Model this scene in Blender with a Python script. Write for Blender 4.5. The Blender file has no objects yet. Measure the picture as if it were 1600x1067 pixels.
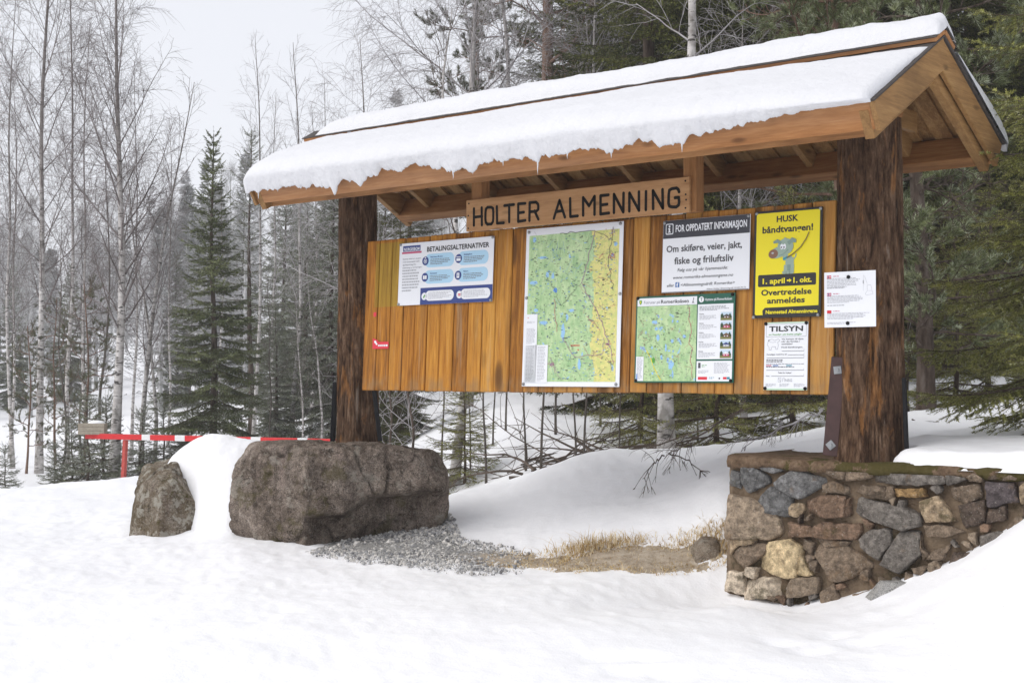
import bpy, math, random
import numpy as np
from mathutils import Vector, Matrix

# ------------------------------------------------------------------ camera, sky, sun, exposure
scene = bpy.context.scene
C = scene.collection
FOC, YAW, PITCH = 2200.0, 0.696, 0.025
CAM = np.array([7.935, -7.678, 1.298])
cam_data = bpy.data.cameras.new('camera'); cam = bpy.data.objects.new('camera', cam_data); C.objects.link(cam)
cam_data.sensor_width = 36.0; cam_data.lens = FOC/1600*36.0; cam_data.clip_start = 0.1; cam_data.clip_end = 2000
cam.location = CAM; cam.rotation_euler = (math.radians(90)+PITCH, 0, YAW)
scene.camera = cam

SUN_EL, SUN_AZ = 44, 32          # degrees; soft sun through overcast, from behind the camera's shoulder
world = bpy.data.worlds.new('World'); scene.world = world; world.use_nodes = True
nt = world.node_tree; nt.nodes.clear()
w_out = nt.nodes.new('ShaderNodeOutputWorld'); w_mix = nt.nodes.new('ShaderNodeMixShader')
w_sky = nt.nodes.new('ShaderNodeTexSky'); w_sky.sky_type = 'NISHITA'; w_sky.sun_disc = False
w_sky.sun_elevation = math.radians(SUN_EL); w_sky.sun_rotation = math.radians(180+SUN_AZ); w_sky.dust_density = 4
w_b1 = nt.nodes.new('ShaderNodeBackground'); w_b1.inputs['Strength'].default_value = 0.1
w_b2 = nt.nodes.new('ShaderNodeBackground'); w_b2.inputs['Color'].default_value = (0.875, 0.89, 0.945, 1); w_b2.inputs['Strength'].default_value = 0.875
w_mix.inputs[0].default_value = 0.875
nt.links.new(w_sky.outputs[0], w_b1.inputs['Color']); nt.links.new(w_b1.outputs[0], w_mix.inputs[1])
nt.links.new(w_b2.outputs[0], w_mix.inputs[2]); nt.links.new(w_mix.outputs[0], w_out.inputs['Surface'])
sun_d = bpy.data.lights.new('sun', 'SUN'); sun_d.energy = 1.45; sun_d.angle = math.radians(50); sun_d.color = (1, 0.97, 0.93)
sun = bpy.data.objects.new('sun', sun_d); C.objects.link(sun)
sun_dir = Vector((math.sin(math.radians(SUN_AZ+180))*math.cos(math.radians(SUN_EL)), math.cos(math.radians(SUN_AZ+180))*math.cos(math.radians(SUN_EL)), math.sin(math.radians(SUN_EL))))
sun.rotation_euler = sun_dir.to_track_quat('Z', 'Y').to_euler()
scene.view_settings.view_transform = 'Standard'; scene.view_settings.look = 'None'
scene.view_settings.exposure = 0.28; scene.view_settings.gamma = 1.0
cy = scene.cycles
cy.max_bounces = 12; cy.diffuse_bounces = 8; cy.glossy_bounces = 2; cy.transmission_bounces = 2; cy.volume_bounces = 3
cy.transparent_max_bounces = 6; cy.use_denoising = True; cy.use_adaptive_sampling = True; cy.adaptive_threshold = .006; cy.denoising_input_passes = 'RGB_ALBEDO_NORMAL'; cy.denoising_prefilter = 'ACCURATE'

# ------------------------------------------------------------------ finding points: a pixel of the survey photo on a real plane
RT = np.array([math.cos(YAW), math.sin(YAW), 0.0]); FH = np.array([-math.sin(YAW), math.cos(YAW), 0.0]); UPV = np.array([0, 0, 1.0])
FW = FH*math.cos(PITCH)+UPV*math.sin(PITCH); UU = -FH*math.sin(PITCH)+UPV*math.cos(PITCH)
def ray(px, py): return FW*FOC+RT*(px-800)+UU*(533.5-py)
def onY(px, py, Y): r = ray(px, py); return CAM+r*((Y-CAM[1])/r[1])
def onZ(px, py, Z): r = ray(px, py); return CAM+r*((Z-CAM[2])/r[2])
def onD(px, py, D): r = ray(px, py); return CAM+r*(D/FOC)
def polar(px, D): p = onD(px, 588, D); return p[:2]

# ------------------------------------------------------------------ noise (numpy)
def _h(i, s):
    x = np.sin(i[..., 0]*127.1+i[..., 1]*311.7+(i[..., 2]*74.7 if i.shape[-1] > 2 else 0)+s*53.3)*43758.5453
    return x-np.floor(x)
def vnoise(p, s=0):
    p = np.asarray(p, float); i = np.floor(p); f = p-i; f = f*f*(3-2*f); n = p.shape[-1]; out = 0
    for k in range(2**n):
        o = np.array([(k >> j) & 1 for j in range(n)], float)
        w = np.prod(np.where(o > 0, f, 1-f), -1); out = out+w*_h(i+o, s)
    return out*2-1
def fbm(p, oct=4, s=0, gain=.5):
    p = np.asarray(p, float); a = 1; t = 0; n = 0
    for k in range(oct): t = t+a*vnoise(p*2.0**k+k*7.3, s+k); n += a; a *= gain
    return t/n
def sstep(a, b, x): t = np.clip((x-a)/(b-a), 0, 1); return t*t*(3-2*t)

# ------------------------------------------------------------------ mesh building
class MB:
    def __init__(s): s.v = []; s.f = []; s.m = []; s.t = []; s.tone = 0.0
    def add(s, vs, fs, mi=0):
        o = len(s.v); s.v += [tuple(map(float, q)) for q in vs]
        for f in fs: s.f.append([o+i for i in f]); s.m.append(mi); s.t.append(s.tone)
    def box(s, a, b, M=None, mi=0, bev=0.0):
        x0, y0, z0 = a; x1, y1, z1 = b
        if bev <= 0:
            vs = [(x0,y0,z0),(x1,y0,z0),(x1,y1,z0),(x0,y1,z0),(x0,y0,z1),(x1,y0,z1),(x1,y1,z1),(x0,y1,z1)]
            fs = [(0,3,2,1),(4,5,6,7),(0,1,5,4),(1,2,6,5),(2,3,7,6),(3,0,4,7)]
        else:
            vs = []; idx = {}
            for X in (0, 1):
                for Y in (0, 1):
                    for Z in (0, 1):
                        c = [(x0, x1)[X], (y0, y1)[Y], (z0, z1)[Z]]; d = [bev*(1-2*X), bev*(1-2*Y), bev*(1-2*Z)]
                        for ax in range(3):
                            q = [c[k]+(d[k] if k != ax else 0) for k in range(3)]; idx[(X,Y,Z,ax)] = len(vs); vs.append(q)
            fs = []
            for ax in range(3):
                o = [k for k in range(3) if k != ax]
                for sg in (0, 1):
                    loop = []
                    for a_, b_ in ((0,0),(1,0),(1,1),(0,1)):
                        k = [0,0,0]; k[ax] = sg; k[o[0]] = a_; k[o[1]] = b_; loop.append(idx[(*k, ax)])
                    if (sg == 0) != (ax == 1): loop = loop[::-1]
                    fs.append(loop)
            for ax in range(3):
                o = [k for k in range(3) if k != ax]
                for a_ in (0, 1):
                    for b_ in (0, 1):
                        k0 = [0,0,0]; k0[o[0]] = a_; k0[o[1]] = b_; k1 = list(k0); k1[ax] = 1
                        fs.append([idx[(*k0,o[0])], idx[(*k0,o[1])], idx[(*k1,o[1])], idx[(*k1,o[0])]])
            for X in (0, 1):
                for Y in (0, 1):
                    for Z in (0, 1): fs.append([idx[(X,Y,Z,0)], idx[(X,Y,Z,1)], idx[(X,Y,Z,2)]])
        if M is not None: vs = [M @ Vector(q) for q in vs]
        s.add(vs, fs, mi)
    def beam(s, p, q, w, h, up=(0,0,1), mi=0, bev=0.004, drop=0.0):
        """bar from p to q, w across, h along 'up'; top edge at the line when drop = 1"""
        p = Vector(p); q = Vector(q); d = q-p; L = d.length; d.normalize(); u = Vector(up); u = (u-d*u.dot(d)).normalized(); a = d.cross(u)
        M = Matrix(((d.x,a.x,u.x,p.x),(d.y,a.y,u.y,p.y),(d.z,a.z,u.z,p.z),(0,0,0,1)))
        s.box((0,-w/2,-h/2-drop*h/2), (L,w/2,h/2-drop*h/2), M, mi, bev)
    def tube(s, pts, rad, n=8, cap=True, mi=0):
        pts = [Vector(p) for p in pts]; rings = []; o = len(s.v)
        if not hasattr(rad, '__len__'): rad = [rad]*len(pts)
        prev = None; vs = []
        for i, p in enumerate(pts):
            d = (pts[min(i+1, len(pts)-1)]-pts[max(i-1, 0)]).normalized()
            if prev is None: prev = d.orthogonal().normalized()
            a = (prev-d*prev.dot(d)).normalized(); prev = a; b = d.cross(a)
            for k in range(n): t = 2*math.pi*k/n; vs.append(p+(a*math.cos(t)+b*math.sin(t))*rad[i])
        fs = [(i*n+k, i*n+(k+1)%n, (i+1)*n+(k+1)%n, (i+1)*n+k) for i in range(len(pts)-1) for k in range(n)]
        if cap: fs += [tuple(range(n))[::-1], tuple((len(pts)-1)*n+k for k in range(n))]
        s.add(vs, fs, mi)
    def build(s, name, mats, parent=None, smooth=False, local=None):
        me = bpy.data.meshes.new(name); me.from_pydata(s.v, [], s.f)
        for m in (mats if isinstance(mats, (list, tuple)) else [mats]): me.materials.append(m)
        if any(s.m): me.polygons.foreach_set('material_index', s.m)
        if any(s.t):
            at = me.attributes.new('tone', 'FLOAT', 'FACE'); at.data.foreach_set('value', s.t)
        if smooth: me.polygons.foreach_set('use_smooth', [True]*len(s.f))
        me.update(); return link(name, me, parent)
def link(name, me, parent=None):
    o = bpy.data.objects.new(name, me); C.objects.link(o)
    if parent is not None: o.parent = parent
    return o
def np_mesh(name, V, polys, mats, mi=None, smooth=False):
    """polys: list of (array of faces n x k)"""
    me = bpy.data.meshes.new(name); V = np.asarray(V, np.float32)
    me.vertices.add(len(V)); me.vertices.foreach_set('co', V.ravel())
    loops = np.concatenate([p.ravel() for p in polys]).astype(np.int32)
    tot = np.concatenate([np.full(len(p), p.shape[1], np.int32) for p in polys]); st = np.concatenate([[0], np.cumsum(tot)[:-1]]).astype(np.int32)
    me.loops.add(len(loops)); me.loops.foreach_set('vertex_index', loops)
    me.polygons.add(len(tot)); me.polygons.foreach_set('loop_start', st)
    for m in mats: me.materials.append(m)
    if mi is not None: me.polygons.foreach_set('material_index', np.concatenate([np.full(len(p), k, np.int32) for p, k in zip(polys, mi)]))
    me.polygons.foreach_set('use_smooth', np.full(len(tot), bool(smooth)))
    me.update(calc_edges=True); me.validate(); return me
def grid_faces(nr, nc, wrap=False):
    i, j = np.meshgrid(np.arange(nr-1), np.arange(nc if wrap else nc-1), indexing='ij'); j2 = (j+1) % nc
    return np.stack([i*nc+j, i*nc+j2, (i+1)*nc+j2, (i+1)*nc+j], -1).reshape(-1, 4)
def tag(o, label=None, cat=None, group=None, kind=None):
    if label: o['label'] = label
    if cat: o['category'] = cat
    if group: o['group'] = group
    if kind: o['kind'] = kind
    return o
def empty(name, loc, label, cat, group=None):
    o = bpy.data.objects.new(name, None); C.objects.link(o); o.location = loc; o.empty_display_size = .2
    return tag(o, label, cat, group)
def copy_tree(o, loc, rz=0, sc=1.0, label=None, group=None):
    c = o.copy(); C.objects.link(c); c.location = loc; c.rotation_euler = (0, 0, rz); c.scale = (sc, sc, sc)
    if label: c['label'] = label
    if group: c['group'] = group
    for ch in list(o.children):
        d = ch.copy(); C.objects.link(d); d.parent = c
        for g in ch.children: e = g.copy(); C.objects.link(e); e.parent = d
    return c

# ------------------------------------------------------------------ materials
class NM:
    def __init__(s, name, rough=.7, spec=.3):
        s.m = bpy.data.materials.new(name); s.m.use_nodes = True; s.t = s.m.node_tree
        s.b = s.t.nodes['Principled BSDF']; s.b.inputs['Roughness'].default_value = rough; s.b.inputs['Specular IOR Level'].default_value = spec
        s.tc = None
    def n(s, ty, **kw):
        q = s.t.nodes.new(ty)
        for k, v in kw.items(): setattr(q, k, v)
        return q
    def L(s, a, b): s.t.links.new(a, b)
    def coord(s, scale=(1,1,1), kind='Object', rot=(0,0,0), loc=(0,0,0)):
        if s.tc is None: s.tc = s.n('ShaderNodeTexCoord')
        mp = s.n('ShaderNodeMapping'); mp.inputs['Scale'].default_value = scale; mp.inputs['Rotation'].default_value = rot; mp.inputs['Location'].default_value = loc
        s.L(s.tc.outputs[kind], mp.inputs[0]); return mp.outputs[0]
    def noise(s, co, scale=5, detail=4, rough=.55, dist=0):
        q = s.n('ShaderNodeTexNoise'); q.inputs['Scale'].default_value = scale; q.inputs['Detail'].default_value = detail
        q.inputs['Roughness'].default_value = rough; q.inputs['Distortion'].default_value = dist; s.L(co, q.inputs['Vector']); return q.outputs['Fac']
    def voro(s, co, scale=5, feature='F1', out='Distance', rand=1):
        q = s.n('ShaderNodeTexVoronoi'); q.feature = feature; q.inputs['Scale'].default_value = scale; q.inputs['Randomness'].default_value = rand
        s.L(co, q.inputs['Vector']); return q.outputs[out]
    def ramp(s, fac, stops):
        q = s.n('ShaderNodeValToRGB'); e = q.color_ramp.elements
        while len(e) > 1: e.remove(e[-1])
        for i, (p, c) in enumerate(stops):
            el = e[0] if i == 0 else e.new(p)
            el.position = p; c = c if hasattr(c, '__len__') else (c, c, c); el.color = (*c, 1)
        s.L(fac, q.inputs[0]); return q.outputs[0]
    def mix(s, fac, a, b, mode='MIX'):
        q = s.n('ShaderNodeMix'); q.data_type = 'RGBA'; q.blend_type = mode
        for v, k in ((fac, 0), (a, 6), (b, 7)):
            if isinstance(v, (int, float)) : q.inputs[k].default_value = v if k == 0 else (v, v, v, 1)
            elif isinstance(v, tuple): q.inputs[k].default_value = (*v, 1)
            else: s.L(v, q.inputs[k])
        return q.outputs[2]
    def math(s, op, a, b=0.0, clamp=False):
        q = s.n('ShaderNodeMath', operation=op, use_clamp=clamp)
        for v, k in ((a, 0), (b, 1)):
            if isinstance(v, (int, float)): q.inputs[k].default_value = v
            else: s.L(v, q.inputs[k])
        return q.outputs[0]
    def attr(s, name): q = s.n('ShaderNodeAttribute'); q.attribute_name = name; return q.outputs['Fac']
    def rnd(s): return s.n('ShaderNodeObjectInfo').outputs['Random']
    def color(s, c):
        if isinstance(c, tuple): s.b.inputs['Base Color'].default_value = (*c, 1)
        else: s.L(c, s.b.inputs['Base Color'])
        return s
    def bump(s, h, st=.5, dist=.01):
        q = s.n('ShaderNodeBump'); q.inputs['Strength'].default_value = st; q.inputs['Distance'].default_value = dist
        s.L(h, q.inputs['Height']); s.L(q.outputs[0], s.b.inputs['Normal']); return s
    def sep(s, co): q = s.n('ShaderNodeSeparateXYZ'); s.L(co, q.inputs[0]); return q.outputs
def plain(name, c, rough=.6, spec=.3, metal=0.0, var=.0, vs=20):
    k = NM(name, rough, spec); k.b.inputs['Metallic'].default_value = metal
    if var: 
        f = k.noise(k.coord(), vs, 5); lo = tuple(x*(1-var) for x in c); hi = tuple(min(1, x*(1+var)) for x in c)
        k.color(k.ramp(f, [(.3, lo), (.7, hi)])); k.bump(f, .15, .003)
    else: k.color(c)
    return k.m

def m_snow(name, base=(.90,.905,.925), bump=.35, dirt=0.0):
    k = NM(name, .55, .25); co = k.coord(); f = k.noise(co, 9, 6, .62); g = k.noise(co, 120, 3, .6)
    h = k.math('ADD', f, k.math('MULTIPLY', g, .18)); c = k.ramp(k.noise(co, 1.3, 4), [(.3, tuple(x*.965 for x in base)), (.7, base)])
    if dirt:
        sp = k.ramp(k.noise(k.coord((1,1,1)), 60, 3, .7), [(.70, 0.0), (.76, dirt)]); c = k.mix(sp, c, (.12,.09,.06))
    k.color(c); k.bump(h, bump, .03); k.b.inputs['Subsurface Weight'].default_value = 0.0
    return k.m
def m_wood(name, lo, mid, hi, along='x', fine=1.0, rough=.65, knots=True, tone=.35, grey=0.0, dark=0.0):
    """sawn timber: streaks along one object axis, knots, per-piece tone attribute"""
    k = NM(name, rough, .25); st = {'x': (1.2,14,14), 'y': (14,1.2,14), 'z': (14,14,1.2)}[along]
    st = tuple(q*fine for q in st); co = k.coord(st); kn = k.noise(k.coord(tuple(q*.25 for q in st)), 1.5, 3)
    f = k.noise(co, 1.6, 6, .6, .6); g = k.noise(k.coord(tuple(q*4 for q in st)), 2, 4, .6)
    fac = k.math('ADD', k.math('MULTIPLY', f, .65), k.math('MULTIPLY', g, .35))
    fac = k.math('ADD', fac, k.math('MULTIPLY', k.math('SUBTRACT', k.attr('tone'), 0.0), tone))
    c = k.ramp(fac, [(.28, lo), (.5, mid), (.72, hi)])
    if grey: c = k.mix(k.ramp(kn, [(.45, 0.0), (.7, grey)]), c, (.22,.19,.16))
    if dark: c = k.mix(k.ramp(k.noise(k.coord((3,3,3)), .7, 3), [(.45, 0.0), (.65, dark)]), c, tuple(q*.35 for q in lo))
    if knots:
        ks = {'x': (3.2,9,9), 'y': (9,3.2,9), 'z': (9,9,3.2)}[along]
        v = k.voro(k.coord(ks), .85); kf = k.ramp(v, [(.06, 1.0), (.11, .6), (.17, 0.0)]); c = k.mix(k.math('MULTIPLY', kf, .7), c, tuple(q*.4 for q in lo))
    k.color(c); k.bump(fac, .35, .004); return k.m
# ------------------------------------------------------------------ terrain
def zpy(py, D): return CAM[2]+UPV[2]*0-(py-588.5)/FOC*D
_ctl = []
def ct(px, D, z): p = polar(px, D); _ctl.append((p[0], p[1], z))
def cp(px, py, D): ct(px, D, zpy(py, D))
for px in (-900, -300, 300, 800, 1300, 2000): ct(px, 3.0, -.03); ct(px, 5.5, -.02)
for px, D, z in ((-600,8,0),(0,8,0),(500,8,0),(900,8,0),(1150,8,.0),(1330,7.4,.02),(1450,7.0,.12),(1450,8.1,.27),(1540,7.9,.45),(1620,7.6,.64),(1750,7.2,.8),(1620,6.3,.2),(2200,7,.9),
                 (0,10,0),(250,10.2,0),(400,10,0),(560,10,0),(700,10.0,.03),(850,9.0,.01),(1000,9.0,.02),(1120,8.85,-.06),(1240,8.6,-.05),
                 (250,11.7,.0),(530,11.4,.02),(350,11.4,.05),(420,12.4,.1),(620,12.6,.1)): ct(px, D, z)
for a in ((720,845,10.6),(860,860,9.9),(1000,838,9.7),(1080,822,9.6),(1128,802,9.45),(715,770,12.3),(800,750,12.5),(850,730,12.3),(900,712,12),(960,706,12),(1060,704,11.8),(1140,700,11.4),(1250,688,11),
          (800,805,11.2),(900,785,11),(960,748,11.3),(1050,772,10.3),(1060,738,11.2),(1125,755,9.9),(1140,728,10.2),
          (700,670,18),(760,628,20),(850,645,17),(950,645,18),(1000,602,22),(860,680,15),(1000,668,15.5),(1200,660,15),
          (1425,641,11.6),(1500,636,11.5),(1600,622,11.2),(1450,690,9.6),(1600,692,9.2),(1530,664,10.4),(1800,640,9.5),(1500,610,15),(1500,585,20),(1600,575,20),(1480,550,28),(1600,538,28),(1360,690,10.2),
          (60,800,13.4),(200,795,13.5),(0,766,17),(100,757,17),(180,747,17.4),(240,741,18)): cp(*a)
for px, D, z in ((1430,13.2,.86),(1520,13.4,.84),(1600,13.2,.90),(1470,10.9,.93),(1560,10.9,.98),(1530,12.0,1.06),(1462,12.0,.98),(700,14.2,.1),(900,14,.42),(1100,13.5,.55),(330,18,-.02),(450,16,.0),(600,16,.25),(-300,17,-.1),(-300,20,-.4),(0,19,-.3),(0,22,-.45),(200,21,-.35),(400,22,-.25),(550,20,.0),
                 (0,30,-.6),(200,30,-.5),(400,30,-.3),(560,30,.4),(700,32,1.6),(900,32,2.2),(1100,32,2.6),(1400,35,3),(1800,30,3.4),(900,50,6),(1200,50,8),(1600,50,8),
                 (-300,60,.4),(100,60,.6),(400,60,1.2),(650,60,3),(-300,110,4.5),(100,110,4.5),(400,110,5),(700,110,8),(1200,110,18),(1800,110,18),(-300,300,10),(400,300,11),(1000,300,26),(1800,300,26)): ct(px, D, z)
for dx, dy, z in ((6,-2,0.5),(14,2,1.2),(30,10,3),(0,-10,0),(-10,-6,0),(-30,-10,-.2),(20,-20,0),(-20,-60,0),(60,-60,1),(100,40,6),(-100,-30,0),(0,-300,2),(300,0,20),(-300,-100,6)):
    _ctl.append((CAM[0]+RT[0]*dx+FH[0]*dy, CAM[1]+RT[1]*dx+FH[1]*dy, z))
_ctl = np.array(_ctl)
def _warp(xy): d = np.asarray(xy, float)-CAM[:2]; r = np.linalg.norm(d, axis=-1, keepdims=True); return d/np.maximum(r, 1e-6)*np.log1p(r/3.0)*3
def _tps(d2): return .5*d2*np.log(d2+1e-12)
_cw = _warp(_ctl[:, :2]); _n = len(_cw)
_K = _tps(((_cw[:, None]-_cw[None])**2).sum(-1))+np.eye(_n)*2e-3; _P = np.c_[np.ones(_n), _cw]
_sol = np.linalg.solve(np.block([[_K, _P], [_P.T, np.zeros((3, 3))]]), np.r_[_ctl[:, 2], 0, 0, 0])
def ground_z(xy):
    xy = np.atleast_2d(np.asarray(xy, float)); out = np.empty(len(xy))
    for a in range(0, len(xy), 20000):
        w = _warp(xy[a:a+20000]); K = _tps(((w[:, None]-_cw[None])**2).sum(-1)); out[a:a+20000] = K@_sol[:_n]+np.c_[np.ones(len(w)), w]@_sol[_n:]
    return out+snow_lumps(xy)
_prints = np.array([onZ(px, py, 0)[:2] for px, py in ((935,1028),(968,1046),(1002,1030),(1040,1052),(1215,1003),(1262,1016),(1300,992),(1345,1008))])
def snow_lumps(xy):
    return _lumps(xy)-.030*np.exp(-(((xy[:, None]-_prints[None])/np.array([.10, .10]))**2).sum(-1)).sum(1)
def _lumps(xy):
    r = np.linalg.norm(xy-CAM[:2], axis=1); k = np.clip(r/9, .15, 1.0)
    return k*(.040*fbm(xy*.9, 3, 3)+.026*fbm(xy*2.5, 4, 9)+.007*fbm(xy@np.array([[3.0, 9.0], [-4.0, 11.0]]), 3, 5)+.004*fbm(xy*14, 2, 6))
def gz(x, y): return float(ground_z([(x, y)])[0])

def ground_hit(px, py, D0=6.0, D1=25.0, n=160):
    D = np.linspace(D0, D1, n); P = np.array([onD(px, py, d) for d in D]); g = P[:, 2]-ground_z(P[:, :2]); k = np.argmax(g < 0) if (g < 0).any() else n-1
    if k == 0: return P[0]
    t = g[k-1]/max(g[k-1]-g[k], 1e-9); return P[k-1]+(P[k]-P[k-1])*t
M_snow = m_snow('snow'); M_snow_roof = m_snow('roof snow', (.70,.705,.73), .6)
def m_ground():
    k = NM('ground snow', .55, .25); co = k.coord(); f = k.noise(co, 7, 6, .62); g = k.noise(co, 90, 3, .6)
    h = k.math('ADD', f, k.math('MULTIPLY', g, .2))
    c = k.ramp(k.noise(co, 1.1, 5), [(.3, (.875,.88,.905)), (.7, (.91,.915,.93))])
    sp = k.ramp(k.noise(k.coord(), 48, 2, .7), [(.715, 0.0), (.75, .55)]); sp = k.math('MULTIPLY', sp, k.ramp(k.noise(co, .5, 3), [(.5, 0.0), (.6, 1.0)]))
    k.color(k.mix(sp, c, (.16,.12,.08))); k.bump(h, .4, .03); return k.m
ang = np.r_[np.linspace(-180, -30, 60, endpoint=False), np.linspace(-30, 26, 520, endpoint=False), np.linspace(26, 180, 60, endpoint=False)]*math.pi/180
rad = np.r_[np.geomspace(.5, 6, 40, endpoint=False), np.linspace(6, 14, 190, endpoint=False), np.geomspace(14, 40, 110, endpoint=False), np.geomspace(40, 190, 60)]
A_, R_ = np.meshgrid(ang, rad); gx = CAM[0]+R_*(np.sin(A_)*RT[0]+np.cos(A_)*FH[0]); gy = CAM[1]+R_*(np.sin(A_)*RT[1]+np.cos(A_)*FH[1])
gzv = ground_z(np.c_[gx.ravel(), gy.ravel()]); V = np.c_[gx.ravel(), gy.ravel(), gzv]
fc = grid_faces(len(rad), len(ang), True); V = np.r_[V, [[CAM[0], CAM[1], V[0, 2]]]]; nc = len(ang)
fan = np.stack([np.full(nc, len(V)-1), (np.arange(nc)+1) % nc, np.arange(nc)], -1)
o = link('ground', np_mesh('ground', V, [fc, fan], [m_ground()], smooth=True)); tag(o, kind='structure')

# bare thawed earth in front of the boulder and the wall: pokes through the snow where it is thin
def bare_mask(x, y):
    P = np.c_[x, y]; d = P-CAM[:2]; D = d@FH[:2]; px = 800+FOC*(d@RT[:2])/D
    lo = np.interp(px, [440, 520, 700, 860, 1000, 1150, 1240], [10.4, 10.3, 9.75, 9.35, 9.1, 9.0, 8.9]); hi = np.interp(px, [440, 520, 700, 730, 860, 1000, 1080, 1150], [9.8, 10.9, 11.0, 10.4, 9.9, 9.65, 9.45, 9.35])
    m = np.minimum((D-lo)/.35, (hi-D)/.25); m = np.minimum(m, np.minimum((px-470)/60, (1240-px)/40))
    return np.clip(m, -2, 1)+.8*fbm(P*2.6, 5, 21), px, D
ex, ey = np.meshgrid(np.linspace(-1.6, 4.4, 300), np.linspace(-2.2, 1.2, 190)); m_, px_, D_ = bare_mask(ex.ravel(), ey.ravel())
ez = ground_z(np.c_[ex.ravel(), ey.ravel()])+.022*np.clip(m_, -2, 1)-.004+.008*fbm(np.c_[ex.ravel(), ey.ravel()]*14, 3, 4)
fc = grid_faces(190, 300); keep = (m_[fc] > -.3).any(1)
def m_earth():
    k = NM('bare earth', .9, .1); co = k.coord(); f = k.noise(co, 14, 6, .7); g = k.noise(co, 70, 3, .7)
    c = k.ramp(f, [(.3, (.27,.21,.15)), (.5, (.46,.38,.29)), (.7, (.62,.55,.45))]); c = k.mix(k.ramp(g, [(.5, 0.0), (.62, .6)]), c, (.5,.44,.35)); c = k.mix(k.ramp(k.math('ADD', k.math('MULTIPLY', k.sep(co)['X'], .5), k.math('MULTIPLY', f, .5)), [(.85, 1.0), (1.25, 0.0)]), c, k.ramp(g, [(.35, (.16,.16,.16)), (.65, (.46,.45,.43))]))
    k.color(c); k.bump(k.math('ADD', f, g), .8, .02); return k.m
o = link('bare_earth', np_mesh('bare_earth', np.c_[ex.ravel(), ey.ravel(), ez], [fc[keep]], [m_earth()], smooth=True)); tag(o, kind='structure')

# ------------------------------------------------------------------ stones, gravel
def ico(sub):
    import bmesh
    bm = bmesh.new(); bmesh.ops.create_icosphere(bm, subdivisions=sub, radius=1); bm.verts.ensure_lookup_table()
    v = np.array([q.co[:] for q in bm.verts]); f = np.array([[q.index for q in p.verts] for p in bm.faces]); bm.free(); return v, f
def rock_shape(dirs, planes, k=44):
    """smooth convex hull of planes (normal, distance)"""
    N = np.array([p[:3] for p in planes], float); N /= np.linalg.norm(N, axis=1, keepdims=True); d = np.array([p[3] for p in planes])
    inv = np.maximum(dirs@N.T, 0)/d; return 1/np.power((inv**k).sum(1), 1/k)
def m_rock(name, cols, moss=.35, lichen=.3, streak=True, sc=1.0):
    k = NM(name, .92, .06); co = k.coord(); f = k.noise(co, 3*sc, 8, .68, .4); g = k.noise(co, 24*sc, 5, .7)
    c = k.ramp(k.math('ADD', k.math('MULTIPLY', f, .6), k.math('MULTIPLY', g, .4)), [(.34, cols[0]), (.47, cols[1]), (.58, cols[2]), (.68, cols[3])])
    if streak:
        s_ = k.noise(k.coord((7,7,.9)), 1.6, 5, .6); c = k.mix(k.ramp(s_, [(.52, 0.0), (.66, .55)]), c, tuple(q*.42 for q in cols[0]))
        s2 = k.noise(k.coord((5,5,.7), loc=(3,1,4)), 1.6, 5, .6); c = k.mix(k.ramp(s2, [(.56, 0.0), (.7, .45)]), c, (.32,.25,.22))
    fg = k.noise(co, 110*sc, 5, .75); c = k.mix(1.0, c, k.ramp(fg, [(.34, (.42,.40,.39)), (.5, (1,1,1)), (.66, (1.75,1.72,1.7))]), 'MULTIPLY')
    cr = k.noise(k.coord((2.6,2.6,3.4), loc=(7,3,2)), 1.6*sc, 5, .6, .8); c = k.mix(k.ramp(cr, [(.488, 0.0), (.5, .8), (.512, 0.0)]), c, (.018,.014,.011))
    sp = k.noise(co, 70*sc, 2, .6); c = k.mix(k.ramp(sp, [(.64, 0.0), (.70, .55)]), c, (.5,.46,.42)); c = k.mix(k.ramp(sp, [(.3, .6), (.36, 0.0)]), c, (.03,.025,.02))
    li = k.noise(k.coord(loc=(5,2,8)), 5*sc, 6, .7); c = k.mix(k.ramp(li, [(.60-.09*lichen, 0.0), (.66-.09*lichen, lichen)]), c, (.52,.49,.42))
    mo = k.noise(k.coord(loc=(1,7,3)), 3.2*sc, 6, .68); c = k.mix(k.ramp(mo, [(.57, 0.0), (.63, moss)]), c, (.085,.075,.015))
    k.color(c); k.bump(k.math('ADD', k.math('ADD', f, k.math('MULTIPLY', g, .6)), k.math('MULTIPLY', fg, .35)), 1.0, .05); return k.m
dv, df = ico(6); dv7, df7 = ico(7)
def boulder(name, px, D, zc, planes, amp, mat, seed, sc=(1,1,1), flute=0.0, carve=None):
    dv, df = (dv7, df7) if carve else (globals()['dv'], globals()['df']); c = np.r_[polar(px, D), zc]; r = rock_shape(dv, planes)
    P = dv*r[:, None]
    n1 = fbm(P*2.0+seed, 4, seed); rid = 1-np.abs(fbm(P*3.2+seed*2, 4, seed+5)); n2 = fbm(P*11, 4, seed+3); ck = np.abs(fbm(P*np.array([2.3,2.3,1.2])+9, 3, seed+8))
    fc_ = np.floor(fbm(P*1.7+seed*3, 2, seed+15)*5)/5; disp = amp*(n1*.8+(rid-.75)*.6+fc_*.8)+amp*.34*n2-amp*.9*np.exp(-(ck/.025)**2)
    disp += flute*fbm(P*np.array([6, 6, .7]), 3, seed+11)
    P = P+dv*disp[:, None]
    if carve: P = carve(P)
    W = c+P[:, :1]*RT-P[:, 1:2]*FH+P[:, 2:]*UPV
    W[:, :2] -= c[:2]; W[:, 2] -= c[2]
    o = link(name, np_mesh(name, W, [df], [mat], smooth=True)); o.location = c; return o, c
M_rock_big = m_rock('boulder stone', [(.080,.062,.050),(.198,.16,.13),(.33,.275,.232),(.50,.44,.385)], .5, .35)
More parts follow.
